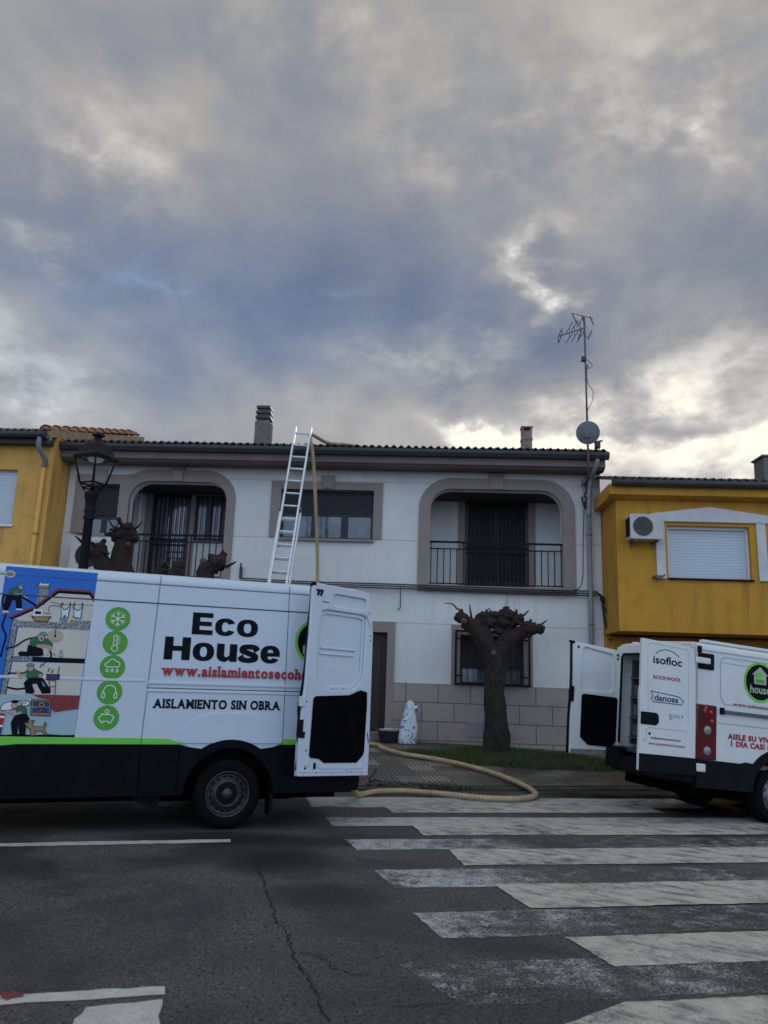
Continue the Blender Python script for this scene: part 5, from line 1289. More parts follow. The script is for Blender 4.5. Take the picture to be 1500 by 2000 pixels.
b = MB(); x0, z0 = P(299, 1382); x1 = P(546, 1385)[0]; z1 = P(305, 1365.5)[1]; put_serif(b, 'AISLAMIENTO SIN OBRA', x0, x1, z0, z1, -.0045, .042); b.build('lettering', M_ink, van)
def logo(parent, c, r, y):
    b = MB(); b.disc(c, r, r, y); o = b.build('round_emblem', M_lime, parent)
    b = MB(); b.disc(c, r * .88, r * .88, y - .0012); b.build('emblem_field', M_ink, o)
    b = MB(); X = lambda a: c[0] + a * r; Z = lambda a: c[1] + a * r
    b.flat([(X(-.38), Z(-.10)), (X(.38), Z(-.10)), (X(.38), Z(.36)), (X(.5), Z(.36)), (X(0), Z(.76)), (X(-.5), Z(.36)), (X(-.38), Z(.36))], y - .0024)
    put_text(b, 'house', X(-.62), X(.62), Z(-.56), Z(-.16), y - .0024, .02)
    b.build('emblem_house', mat('emblem_pale', (.40, .48, .40), .4, .05), o)
    b = MB(); b.disc((X(0), Z(.36)), r * .16, r * .16, y - .0034, 16)
    b.build('emblem_sun', M_lime, o)
    b = MB(); b.flat([(X(-.25), Z(-.04)), (X(.25), Z(-.04)), (X(.25), Z(.14)), (X(-.25), Z(.14))], y - .0034); b.flat([(X(-.28), Z(.20)), (X(-.22), Z(.20)), (X(-.22), Z(.44)), (X(-.28), Z(.44))], y - .0034); b.build('emblem_window', M_green, o)
c = P(619, 1254); logo(van, c, .245, -.004)
# five round pictograms
def pict(cx, cy, draw):
    c = P(cx / 3.947, 1080 + cy / 3.947); r = .112
    b = MB(); b.disc(c, r, r, -.004); b.ring(c, r * 1.0, r * 1.05, -.0045)
    o = b.build('pictogram', [M_green], van)
    b = MB(); draw(b, c[0], c[1], r); b.build('symbol', M_dwhite, o)
W_ = .009; Yp = -.006
def d_snow(b, x, z, r):
    for k in range(6):
        a = pi / 6 + k * pi / 3; e = lambda q, o=0: (x + q * r * cos(a) - o * r * sin(a), z + q * r * sin(a) + o * r * cos(a))
        b.stroke([(x, z), e(.66)], W_, Yp - k * .0002); b.stroke([e(.58, .2), e(.36), e(.58, -.2)], W_ * .8, Yp - k * .0002)
def d_therm(b, x, z, r):
    b.stroke([(x - .14 * r, z - .3 * r), (x - .14 * r, z + .62 * r), (x + .14 * r, z + .62 * r), (x + .14 * r, z - .3 * r)], W_, Yp); b.ring((x, z - .48 * r), r * .22, r * .30, Yp)
    for k in range(6): b.stroke([(x + .22 * r, z + (.55 - .13 * k) * r), (x + .38 * r, z + (.55 - .13 * k) * r)], W_ * .6, Yp)
    b.stroke([(x - .14 * r, z + .2 * r), (x + .02 * r, z + .2 * r)], W_ * .7, Yp)
def d_rain(b, x, z, r):
    pts = [(-.5, .02), (-.62, .12), (-.62, .28), (-.48, .40), (-.36, .42), (-.28, .6), (-.08, .7), (.12, .66), (.26, .5), (.44, .5), (.58, .36), (.6, .16), (.5, .02)]
    b.stroke([(x + p * r, z + q * r) for p, q in pts], W_, Yp, True)
    for k in (-.42, 0, .42):
        b.stroke([(x + (k + p) * r, z + q * r) for p, q in ((0, -.12), (.10, -.32), (0, -.44), (-.10, -.32))], W_ * .8, Yp, True)
def d_phones(b, x, z, r):
    b.stroke([(x + .52 * r * cos(a), z + (.02 + .56 * sin(a)) * r) for a in [pi * k / 14 for k in range(15)]], W_, Yp)
    for s in (-1, 1):
        b.stroke([(x + s * .52 * r, z + .05 * r), (x + s * .64 * r, z - .2 * r), (x + s * .6 * r, z - .5 * r), (x + s * .42 * r, z - .52 * r), (x + s * .38 * r, z - .2 * r)], W_, Yp, True)
def d_pig(b, x, z, r):
    pts = [(-.62, .0), (-.48, .12), (-.42, .34), (-.28, .26), (.2, .28), (.46, .2), (.62, .02), (.5, -.18), (.4, -.42), (.22, -.42), (.18, -.3), (-.2, -.3), (-.24, -.42), (-.42, -.42), (-.42, -.26), (-.62, -.14)]
    b.stroke([(x + p * r, z + q * r) for p, q in pts], W_, Yp, True); b.ring((x + .0 * r, z + .52 * r), r * .11, r * .19, Yp)
pict(910, 508, d_snow); pict(888, 692, d_therm); pict(867, 880, d_rain); pict(845, 1072, d_phones); pict(820, 1270, d_pig)

# cartoon mural: flat vinyl, layer on layer
class Mural:
    mats = [M_sky, M_cream, M_pale, M_speck, M_ink, M_brick, M_shirt, M_skin, M_tan, M_cap, M_dwhite, M_navy, M_red]
    def __init__(s): s.b = MB(); s.y = -.0015
    def c(s, p): return P(p[0] / 3.947, 1080 + p[1] / 3.947)
    def f(s, m, *pts, ln=0):
        s.b.m = s.mats.index(m); s.y -= .00008; q = [s.c(p) for p in pts]; s.b.flat(q, s.y)
        if ln: s.b.m = s.mats.index(M_ink); s.y -= .00008; s.b.stroke(q, ln, s.y, True)
    def e(s, m, cx, cy, rx, ry, ln=0):
        s.f(m, *[(cx + rx * cos(a), cy + ry * sin(a)) for a in [2 * pi * k / 18 for k in range(18)]], ln=ln)
    def l(s, m, w, *pts): s.b.m = s.mats.index(m); s.y -= .00008; s.b.stroke([s.c(p) for p in pts], w, s.y)
    def curve(s, m, w, *pts): s.l(m, w, *[(p.x, p.y) for p in catmull([(a, b_, 0) for a, b_ in pts], 5)])
mu = Mural(); f, e, l, cv = mu.f, mu.e, mu.l, mu.curve
f(M_sky, (50, 100), (755, 155), (570, 1442), (-150, 1442))
f(M_cream, (110, 510), (285, 432), (450, 300), (690, 310), (722, 385), (694, 560), (100, 540))
f(M_cream, (140, 570), (690, 598), (655, 815), (88, 792)); f(M_cream, (95, 840), (650, 852), (613, 1098), (42, 1086))
f(M_pale, (-100, 1082), (614, 1100), (574, 1410), (-146, 1408)); f(M_ink, (-146, 1402), (576, 1408), (570, 1442), (-150, 1442))
f(M_ink, (-146, 1405), (-60, 1396), (40, 1402), (140, 1394), (260, 1404), (380, 1396), (480, 1404), (576, 1402), (574, 1420), (-146, 1420))
f(M_speck, (95, 498), (136, 515), (90, 800), (48, 1092), (2, 1088), (50, 800)); f(M_speck, (104, 520), (696, 540), (688, 597), (100, 572)); f(M_tan, (540, 515), (566, 517), (560, 552), (538, 550)); f(M_speck, (566, 517), (698, 524), (694, 560), (562, 552))
f(M_speck, (90, 795), (250, 800), (250, 836), (86, 832)); f(M_ink, (250, 800), (655, 815), (648, 853), (246, 836))
l(M_ink, .006, (136, 572), (90, 835)); l(M_ink, .006, (92, 842), (46, 1090)); l(M_ink, .006, (98, 500), (2, 1088))
f(M_speck, (298, 272), (376, 276), (345, 400), (282, 402)); f(M_tan, (286, 250), (386, 252), (380, 272), (296, 272), ln=.005); f(M_dwhite, (300, 250), (315, 228), (330, 242), (345, 236), (362, 240), (380, 234), (372, 252))
f(M_ink, (68, 500), (275, 415), (447, 290), (700, 302), (726, 345), (722, 380), (690, 325), (452, 310), (286, 432), (90, 512)); f(M_brick, (64, 494), (272, 403), (446, 272), (702, 290), (730, 330), (728, 352), (698, 304), (450, 288), (280, 418), (74, 504))
e(M_dwhite, 80, 162, 38, 26); e(M_tan, 80, 162, 31, 20)
# man on the roof
cv(M_ink, .016, (70, 325), (30, 330), (20, 390), (45, 470), (18, 560), (45, 640), (20, 740), (5, 800))
f(M_ink, (72, 312), (150, 322), (166, 350), (172, 432), (124, 424), (120, 366), (98, 362), (62, 445), (22, 442), (42, 345)); f(M_shirt, (82, 276), (140, 262), (162, 300), (128, 318), (72, 312), ln=.004)
l(M_skin, .022, (118, 318), (165, 322), (208, 352)); e(M_skin, 160, 262, 18, 22, .004); e(M_cap, 168, 243, 18, 9, .004); l(M_ink, .018, (150, 325), (275, 404)); f(M_dwhite, (125, 428), (172, 430), (176, 442), (124, 440)); f(M_dwhite, (20, 444), (66, 446), (68, 458), (16, 456))
l(M_tan, .012, (0, 466), (68, 462))
# washing line, suits, basket, box
l(M_ink, .004, (385, 376), (470, 396), (718, 402)); cv(M_ink, .005, (335, 462), (385, 468), (375, 430), (400, 405), (460, 412))
f(M_cap, (466, 394), (490, 438), (520, 428), (546, 400), (526, 500), (510, 530), (496, 526), (498, 482), (482, 526), (462, 520), (476, 470), ln=.005); f(M_dwhite, (472, 420), (490, 444), (516, 440), (532, 424), (520, 494), (498, 474), (478, 500))
f(M_cap, (562, 402), (584, 440), (612, 440), (640, 404), (624, 508), (602, 508), (598, 482), (588, 504), (564, 496), (572, 452), ln=.005); f(M_dwhite, (574, 436), (590, 448), (610, 448), (626, 430), (618, 500), (572, 490))
for x in (482, 542, 574, 634): l(M_ink, .010, (x, 384), (x, 402))
f(M_dwhite, (260, 430), (332, 440), (326, 496), (256, 490)); f(M_ink, (272, 448), (318, 452), (316, 474), (270, 470)); f(M_tan, (246, 490), (392, 492), (364, 530), (272, 528), ln=.006); l(M_ink, .007, (240, 484), (262, 498)); l(M_ink, .007, (394, 490), (374, 500))
# man kneeling
for r in (60, 44, 27): mu.l(M_tan, .005, *[(425 + r * cos(a), 642 + r * .74 * sin(a)) for a in [2 * pi * k / 20 for k in range(21)]])
e(M_ink, 425, 640, 9, 10); l(M_ink, .005, (430, 574), (426, 640)); cv(M_ink, .014, (50, 735), (120, 718), (200, 668), (290, 648))
f(M_ink, (218, 706), (330, 738), (336, 790), (300, 796), (150, 794), (138, 772), (160, 756), (206, 762)); f(M_shirt, (240, 655), (292, 642), (370, 664), (406, 700), (396, 742), (378, 730), (345, 702), (252, 724), (230, 700), ln=.004)
cv(M_ink, .016, (384, 745), (394, 780), (390, 815)); l(M_skin, .026, (290, 716), (345, 716), (384, 724)); l(M_skin, .022, (392, 728), (380, 752)); e(M_skin, 318, 650, 28, 34, .004); e(M_cap, 336, 624, 26, 15, .004); e(M_ink, 322, 662, 10, 6); f(M_cream, (460, 800), (480, 801), (478, 772), (472, 752), (466, 752), (464, 772), ln=.005)
for a, b_ in (((362, 780), (372, 790)), ((412, 780), (425, 772)), ((414, 790), (428, 790))): l(M_ink, .004, a, b_)
# man by the barbecue
cv(M_ink, .013, (62, 925), (130, 926), (200, 925)); cv(M_ink, .016, (60, 1036), (130, 1048), (195, 1042))
f(M_ink, (220, 962), (330, 962), (392, 1058), (388, 1082), (324, 1084), (282, 1005), (246, 1012), (268, 1070), (250, 1086), (200, 1080), (184, 1000)); f(M_cap, (318, 985), (345, 1015), (350, 1035), (330, 1020))
f(M_shirt, (198, 908), (262, 893), (326, 924), (326, 950), (300, 958), (216, 966), (186, 946), ln=.004); l(M_skin, .024, (132, 914), (160, 955), (196, 938)); e(M_skin, 310, 944, 17, 14, .004); e(M_skin, 236, 888, 24, 26, .004); e(M_cap, 236, 864, 30, 13, .004)
f(M_navy, (362, 934), (460, 938), (456, 974), (358, 976), ln=.006); f(M_red, (368, 976), (432, 978), (428, 986), (372, 985)); l(M_ink, .006, (378, 985), (388, 1072)); l(M_ink, .006, (430, 985), (424, 1088)); l(M_ink, .006, (446, 936), (458, 874)); l(M_ink, .006, (382, 1030), (428, 1030))
for (x, y) in ((312, 862), (334, 850), (372, 895), (400, 905)): e(M_ink, x, y + 14, 6, 5); l(M_ink, .005, (x + 5, y + 12), (x + 6, y - 6), (x + 16, y - 2))
# bricks, window, man with sack, dog, barrel
f(M_brick, (248, 1090), (615, 1100), (600, 1202), (520, 1210), (425, 1226), (396, 1200), (392, 1130), (300, 1116))
f(M_tan, (245, 1130), (394, 1136), (386, 1256), (236, 1248), ln=.007); f(M_navy, (256, 1140), (384, 1146), (376, 1238), (248, 1232)); l(M_cap, .006, (252, 1186), (380, 1190)); l(M_cap, .006, (318, 1142), (312, 1236)); f(M_red, (288, 1212), (322, 1214), (316, 1242), (294, 1241)); l(M_ink, .008, (306, 1212), (318, 1180)); e(M_tan, 322, 1170, 25, 23, .004); e(M_ink, 322, 1170, 11, 10)
f(M_dwhite, (5, 1190), (30, 1160), (90, 1142), (190, 1134), (234, 1150), (222, 1172), (180, 1184), (60, 1212), (10, 1214), ln=.006); b_ = mu.b; b_.m = 4; q0, q1 = mu.c((146, 1166)), mu.c((204, 1142)); put_text(b_, 'ISO', q0[0], q1[0], q0[1], q1[1], mu.y - .0003, .02); mu.y -= .0004
f(M_ink, (124, 1238), (200, 1230), (230, 1278), (202, 1330), (196, 1398), (150, 1398), (142, 1330), (132, 1398), (92, 1394), (84, 1308), (108, 1262)); f(M_shirt, (122, 1182), (170, 1168), (208, 1206), (206, 1240), (150, 1244), (124, 1212), ln=.004); l(M_skin, .022, (52, 1212), (112, 1244), (160, 1230)); e(M_skin, 112, 1172, 26, 26, .004); e(M_ink, 116, 1146, 30, 13)
f(M_tan, (188, 1300), (215, 1312), (245, 1290), (262, 1302), (246, 1320), (258, 1336), (334, 1340), (350, 1300), (360, 1318), (346, 1345), (344, 1366), (366, 1402), (346, 1404), (322, 1370), (272, 1372), (272, 1406), (240, 1408), (236, 1370), (220, 1344), (198, 1330), ln=.005); e(M_ink, 190, 1304, 6, 6); f(M_ink, (246, 1290), (270, 1286), (256, 1304))
f(M_red, (-40, 1228), (42, 1236), (22, 1325), (-60, 1320)); f(M_dwhite, (-45, 1250), (38, 1256), (34, 1272), (-48, 1266)); f(M_dwhite, (-58, 1322), (24, 1326), (20, 1342), (-62, 1338)); f(M_navy, (-62, 1338), (20, 1342), (6, 1404), (-80, 1402))
mo = mu.b.build('mural', Mural.mats, van, recalc=False)

# the left rear door, swung right round on its hinges: inner side out
hx, hy = RE + .065, -.045
dyaw = 20.0 + 20.0; dt_ = radians(dyaw)
Dex = Vector((cos(dt_), sin(dt_), 0)); Dey = Vector((-sin(dt_), cos(dt_), 0)); Dez = Vector((0, 0, 1))
rl = radians(-1.6); Dex, Dez = Dex * cos(rl) + Dez * sin(rl), Dez * cos(rl) - Dex * sin(rl)
Dh = V.w(hx, hy, 0); Df = Fr(Dh, Dex, Dey, Dez); DtoV = V.M.inverted() @ Df.M
def dpx(u, v, y=-.06): return Df.px(u, v, y)
def D(cx, cy, y=-.06): return dpx(560 + cx / 4.762, 1120 + cy / 4.762, y)     # from the close-up of the door
def dbuild(b, name, m, parent, bevel=0, seg=2):
    b.xform(DtoV); return b.build(name, m, parent, bevel, seg=seg)
outline = [D(255, 95), D(300, 90), D(700, 160), D(775, 190), D(792, 330), D(806, 560), D(795, 900), D(775, 1500), D(757, 1880), D(100, 1890), D(120, 1500), D(150, 1200), D(175, 1000), D(215, 520), D(245, 120)]
rec = [D(335, 350), D(380, 338), D(700, 385), D(742, 410), D(735, 560), D(715, 930), D(690, 1010), D(620, 1080), D(400, 1085), D(330, 1060), D(280, 960), D(285, 760), D(305, 480)]
slot = [D(440, 205), D(470, 192), D(735, 240), D(745, 262), D(738, 330), D(715, 345), D(460, 305), D(437, 285)]
b = MB(); b.prism(outline, -.06, -.012, [rec, slot]); door = dbuild(b, 'rear_door', M_van, van, .012, 3)
b = MB(); b.prism(outline, -.011, .0); dbuild(b, 'door_skin', M_van, door)
b = MB(); b.prism(rec, -.018, -.0115); b.prism(slot, -.034, -.0115); dbuild(b, 'pressed_panel', M_van, door)
def off(poly, k):
    cx = sum(p[0] for p in poly) / len(poly); cz = sum(p[1] for p in poly) / len(poly); return [(cx + (p[0] - cx) * k, cz + (p[1] - cz) * k) for p in poly]
b = MB(); rin = off(rec, .90)
b.prism(rec, -.036, -.0182, [rin]); dbuild(b, 'panel_step', M_van, door, .008, 3)
b = MB(); q0, q1 = D(330, 688), D(650, 718); q2, q3 = D(320, 742), D(640, 768)
for (p0, p1) in ((q0, q1), (q2, q3)): b.prism([(p0[0], p0[1] - .012), (p1[0], p1[1] - .012), (p1[0], p1[1] + .012), (p0[0], p0[1] + .012)], -.034, -.0175)
dbuild(b, 'pressed_rib', M_van, door, .008)
b = MB()
for (x, y, rx, ry) in ((388, 710, 12, 3), (505, 716, 12, 3), (620, 724, 12, 3), (425, 1072, 10, 4), (467, 1070, 6, 4), (525, 1072, 10, 4), (770, 372, 7, 10), (779, 583, 8, 10), (777, 625, 8, 10), (183, 1191, 8, 10), (178, 1648, 8, 11), (713, 1758, 7, 12), (706, 1804, 7, 12), (170, 1812, 12, 14), (186, 1795, 5, 5), (210, 1770, 5, 5), (208, 1792, 5, 5), (166, 1786, 5, 5), (153, 1870, 5, 5), (425, 1864, 5, 7), (694, 1862, 5, 6), (555, 1833, 12, 5), (278, 1850, 12, 5), (595, 1848, 12, 4)):
    c = D(x, y); k = 1 / 4.762 / 205; b.disc(c, rx * k, ry * k, -.0615 if y > 700 or x > 700 else -.0615, 12)
for y in (1480,): a = D(750, 1480); c = D(758, 1580); b.flat([(a[0] - .006, a[1]), (a[0] + .006, a[1]), (c[0] + .006, c[1]), (c[0] - .006, c[1])], -.0615)
dbuild(b, 'door_holes', M_dark, door)
b = MB(); pan = [D(255, 1150), D(275, 1140), D(580, 1132), D(625, 1112), D(655, 1097), D(730, 1097), D(745, 1110), D(742, 1240), D(715, 1660), D(705, 1690), D(645, 1760), D(340, 1762), D(295, 1725), D(215, 1715), D(204, 1695), D(225, 1430), D(245, 1170)]
b.prism(pan, -.072, -.0602); dbuild(b, 'trim_board', M_carpet, door, .006)
b = MB(); ps = [D(x, y) for x, y in ((118, 1700), (130, 1600), (150, 1500), (205, 1560), (200, 1700))]
a0, a1 = D(105, 1838), D(750, 1832); b.prism([(a0[0], a0[1] - .012), (a1[0], a1[1] - .012), (a1[0], a1[1]), (a0[0], a0[1])], -.066, -.0601)
p_ = [D(290, 1745), D(335, 1785), D(690, 1775), D(735, 1740), D(735, 1765), D(700, 1815), D(310, 1820), D(280, 1790)]
b.prism(p_, -.068, -.0601); dbuild(b, 'bottom_sill', M_van, door, .006)
# rubber seal and lock along the free edge
b = MB(); se = [(*D(x, y, -.03), ) for x, y in ((250, 92), (243, 200), (232, 330), (212, 520), (195, 760), (172, 980), (150, 1120), (128, 1220), (128, 1350), (118, 1500), (122, 1640), (104, 1830))]
b.tube(catmull([(p[0] - .012, -.02, p[1]) for p in se], 4), .017, 8); c = D(250, 105, -.03); b.tube([(c[0] - .03, -.035, c[1]), (c[0] + .015, -.05, c[1] + .01)], .022, 8); dbuild(b, 'rubber_seal', M_blackp, door)
b = MB(); c = D(150, 1190); b.box(c[0] - .035, c[0] + .03, -.075, -.03, c[1] - .05, c[1] + .05); dbuild(b, 'striker', M_van, door, .005)
b = MB(); c = D(137, 1430); b.box(c[0] - .03, c[0] + .015, -.07, -.02, c[1] - .075, c[1] + .075); c = D(140, 1500); b.box(c[0] - .03, c[0] + .03, -.072, -.02, c[1] - .03, c[1] + .03)
c = D(300, 175); 
for dx_ in (-.012, .028): b.tube([(c[0] + dx_, -.0605, c[1] - .03), (c[0] + dx_ + .004, -.075, c[1] + .0), (c[0] + dx_, -.0605, c[1] + .03)], .012, 6)
b.box(c[0] - .04, c[0] + .06, -.068, -.0602, c[1] + .018, c[1] + .03); c = D(256, 1790); b.box(c[0] - .014, c[0] + .014, -.068, -.0602, c[1] - .03, c[1] + .03)
dbuild(b, 'lock_parts', M_blackp, door)
b = MB(); a0, a1 = D(330, 262), D(396, 270); b.box(a0[0], a1[0], -.064, -.0602, a1[1] - .004, a1[1] + .004); dbuild(b, 'recess_edge', M_seam, door)
b = MB()
for z in (.78, 1.42, 2.18): b.box(RE - .04, RE + .075, -.05, -.0, z - .04, z + .04)
b.build('door_hinges', M_van, van, .008)

# ------------------------------------------------------------------ second van on the right: its tail towards the camera, nose out of frame
V2o = road_pt(1490, 1612); yv, rv, pv_ = radians(18), radians(.5), radians(4.5)
dv = Vector((cos(yv) * cos(pv_), sin(yv) * cos(pv_), -sin(pv_))); l0 = Vector((-sin(yv), cos(yv), 0)); u0 = dv.cross(l0)
lv = l0 * cos(rv) + u0 * sin(rv); uv = u0 * cos(rv) - l0 * sin(rv)
V2 = Fr((V2o.x, V2o.y, 0), dv, lv, uv)
van2 = thing('cargo_van', 'white low roof van with both rear doors open and insulation makers lettered on the door', 'van', V2.M)
W2 = 1.62; WX2 = .26
def Q(u, v, y=0.): return V2.px(u, v, y)
RS = Q(1363, 1420)[0]; zt2_ = Q(1385, 1262)[1]; zb_ = Q(1420, 1488)[1]; zf = Q(1340, 1478)[1] - .02
FE = 4.2
def side2(z0, z1):
    p = [(RS, z0), (RS, z1), (2.3, z1), (3.15, 1.35), (3.9, 1.05), (FE, z0 + .05), (FE, z0)]
    ra = .44
    for cx in (3.3, WX2):
        zc = .34; a0 = math.asin(min(.98, max(-.98, (z0 - zc) / ra)))
        p += [(cx + ra * cos(a), zc + ra * sin(a)) for a in [a0 + (pi - 2 * a0) * i / 12 for i in range(13)]]
    return p
win2 = [(2.2, 1.32), (3.02, 1.32), (2.38, 1.85), (2.2, 1.85)]
b = MB(); b.prism(side2(zb_ - .06, zt2_ - .06), 0, .05, [win2]); b.prism(side2(zb_ - .06, zt2_ - .06), W2 - .05, W2, [win2]); b.build('body_side', M_van_dirty, van2)
b = MB(); rp = [(0, zt2_ - .058), (.012, zt2_ - .01), (.05, zt2_ + .025), (.12, zt2_ + .04), (W2 / 2, zt2_ + .065)]; rp = rp + [(W2 - y, z) for y, z in rp[-2::-1]] + [(W2 - .07, zt2_ - .058), (W2 - .09, zt2_ - .01), (.09, zt2_ - .01), (.07, zt2_ - .058)]
b.prism(rp, RS, 2.3, axis='x'); r2 = b.build('roof', M_van_dirty, van2, .015)
b = MB(); a0 = Q(1385, 1256)[0]; b.box(a0, 1.9, .10, .18, zt2_ + .045, zt2_ + .085); b.box(a0, 1.9, W2 - .18, W2 - .10, zt2_ + .045, zt2_ + .085); b.build('roof_rail', M_van_dirty, r2, .012)
b = MB(); b.prism([(2.3, zt2_ + .06), (2.3, zt2_ - .06), (3.15, 1.35), (3.2, 1.36)], .05, W2 - .05); b.build('windscreen', M_glass, van2)
b = MB(); b.prism([(3.15, 1.35), (3.9, 1.05), (FE, .6), (FE, .45), (3.9, .45), (3.15, 1.2)], .051, W2 - .051); b.build('bonnet', M_van_dirty, van2, .02)
b = MB(); b.box(FE - .05, FE + .12, 0, W2, .3, .66); b.build('front_bumper', M_blackp, van2, .04)
b = MB(); b.prism(win2, .015, .03); b.build('cab_window', M_glass, van2)
# dark lower band, arches, bumper
b = MB(); lowp = [(RS - .02, .36), (RS - .02, zb_), (WX2 - .60, zb_ - .005)] + [(WX2 - .52, zb_ + .015)] + arc_pts(WX2, .34, .53, radians(140), radians(40), 12) + [(WX2 + .60, zb_), (2.6, zb_), (2.75, .66)] + arc_pts(3.3, .34, .52, radians(140), radians(40), 10) + [(FE, .62), (FE, .38)] + arc_pts(3.3, .40, .43, radians(2), radians(178), 12) + [(WX2 + .5, .36)] + arc_pts(WX2, .34, .43, radians(2), radians(178), 14)
b.prism(lowp, -.022, .06); b.prism(lowp, W2 - .06, W2 + .022); b.build('lower_cladding', M_blackp, van2, .012)
b = MB(); b.box(RS - .16, RS - .001, .02, .36, .40, zf + .0); b.box(RS - .16, RS - .001, W2 - .30, W2 - .02, .40, zf); b.box(RS - .14, RS - .001, .361, W2 - .301, .38, zf - .10); b.build('rear_bumper', M_blackp, van2, .03)
b = MB(); b.box(RS + .05, 3.9, .20, W2 - .20, .24, zf - .05); b.tube([(WX2, .15, .36), (WX2, W2 - .15, .36)], .06, 8); b.box(WX2 - .45, WX2 + .45, .06, .28, .5, .82); b.box(WX2 - .45, WX2 + .45, W2 - .28, W2 - .06, .5, .82); b.build('underbody', M_dark, van2)
wheel(van2, WX2, .03, .34, .34, 1, M_silver, 1); wheel(van2, WX2, W2 - .03, .34, .34, -1, M_silver, 1)
zfw = .34 + 3.3 * math.tan(pv_); wheel(van2, 3.3, .03, zfw, .34, 1, M_silver, 1); wheel(van2, 3.3, W2 - .03, zfw, .34, -1, M_silver, 1)
# rear opening frame, interior
zo = Q(1340, 1268)[1]
b = MB(); b.box(RS - .015, RS + .05, -.004, .10, zf, zt2_ - .0); b.box(RS - .015, RS + .05, W2 - .10, W2 + .004, zf, zt2_ - .0); b.box(RS - .015, RS + .05, .101, W2 - .101, zo - .02, zt2_ + .03); b.build('rear_frame', M_van_dirty, van2, .015)
b = MB(); b.box(RS + .051, 2.2, .0501, W2 - .0501, zf - .05, zf); b.build('cargo_floor', M_galv, van2)
b = MB(); b.box(2.15, 2.2, .051, W2 - .051, zf, zt2_ - .06); b.build('bulkhead', M_grey, van2)
b = MB(); b.box(RS + .2, 1.6, W2 - .09, W2 - .052, zf + .05, zo - .08); M_int = mat('interior_grey', (.085, .09, .098), .7, .2); b.build('lining_panel', M_int, van2)
b = MB()
for k in range(4): zz = zf + .12 + k * (zo - zf - .2) / 4; b.box(RS + .15, 1.4, W2 - .38, W2 - .092, zz, zz + .025)
for xx in (RS + .15, .2, 1.3): b.box(xx, xx + .04, W2 - .40, W2 - .36, zf, zo - .15)
b.build('shelf_rack', M_int, van2, .004)
b = MB(); b.tube([(RS - .01, W2 - .115, zf + .05), (RS - .01, W2 - .115, zo - .06), (RS - .01, W2 - .16, zo - .025), (RS - .01, .16, zo - .025), (RS - .01, .115, zo - .06), (RS - .01, .115, zf + .05)], .016, 6); b.build('opening_seal', M_blackp, van2)
# load seen inside
bx = MB()
for k in range(3): zz = zf + .155 + k * (zo - zf - .2) / 4; bx.box(RS + .2, RS + .55, W2 - .36, W2 - .11, zz, zz + .15)
bo = bx.build('storage_boxes', mat('box_grey', (.10, .105, .115), .7, .25, 5), van2, .01)
# tail lights
tl0, tl1 = Q(1364, 1374), Q(1398, 1486)
def tail(y0, y1, flip):
    b = MB(); x0, x1 = RS - .03, tl1[0]; z0, z1 = zb_ + .0, tl0[1]
    b.box(x0, x1, y0, y1, z0, z1); t = b.build('tail_light', M_lens, van2, .012)
    H_ = z1 - z0; yo = y0 - .004 if not flip else y1 + .004
    for (a, c, m, nm) in ((.30, .02, M_lens_hi, 'lens_bright'), (.30 + .0, .0, M_lens_hi, None), (.62, .44, M_lens_clear, 'lens_reversing'), (.24, .08, M_lens_clear, 'lens_fog')):
        if nm is None: continue
        b = MB()
        if nm == 'lens_bright':
            for (px_, pz_) in ((.4, .88), (.7, .86), (.75, .70), (.45, .93)): b.lathe([(.025, .0), (.018, -.006), (.001, -.008)], (x0 + (x1 - x0) * px_, yo, z0 + H_ * pz_), (0, 1, 0), 10)
        else:
            zc_ = z0 + H_ * (a + c) / 2; rr_ = min(.042, (x1 - x0) * .30)
            b.lathe([(rr_ * 1.25, .012), (rr_ * 1.25, .0), (rr_, -.006), (rr_ * .55, -.012), (.001, -.014)], ((x0 + x1) / 2 + .012, yo, zc_), (0, 1, 0), 18)
        b.build(nm, m, t, .006)
tail(-.012, .10, False); tail(W2 - .04, W2 + .012, True)
# side pressings, door rail and seams
b = MB()
p0, p1 = Q(1407, 1283), Q(1410, 1375)
zl = Q(1428, 1377)[1]; b.stroke([(1.9, p0[1] - .0), (p0[0] + .05, p0[1]), (p0[0], p0[1] - .05), (p0[0] + .01, zl + .08), (p0[0] + .06, zl), (1.9, zl - .01)], .014, -.003)
zz = Q(1409, 1289)[1]; b.stroke([(1.9, zz - .05), (p0[0] + .02, zz - .03)], .010, -.003); z3 = Q(1405, 1412)[1]; b.stroke([(p0[0] - .03, z3), (1.9, z3)], .012, -.003)
b.stroke([Q(1389, 1270), Q(1391, 1278)], .008, -.003); b.stroke([(RS + .03, zt2_ - .062), (2.2, zt2_ - .062)], .008, -.003)
b.build('panel_seams', mat('seam_light', (.42, .45, .47), .6, .1), van2)
b = MB(); r0 = Q(1412, 1390); b.prism([(r0[0], r0[1] - .02), (2.0, r0[1] - .02), (2.0, r0[1] + .02), (r0[0], r0[1] + .02)], -.03, .0); dr = b.build('door_rail', M_galv, van2, .006)
b = MB(); b.prism([(r0[0] - .05, r0[1] - .035), (r0[0] - .002, r0[1] - .035), (r0[0] - .002, r0[1] + .045), (r0[0] - .05, r0[1] + .045)], -.035, 0); b.build('rail_end', M_blackp, dr, .008)
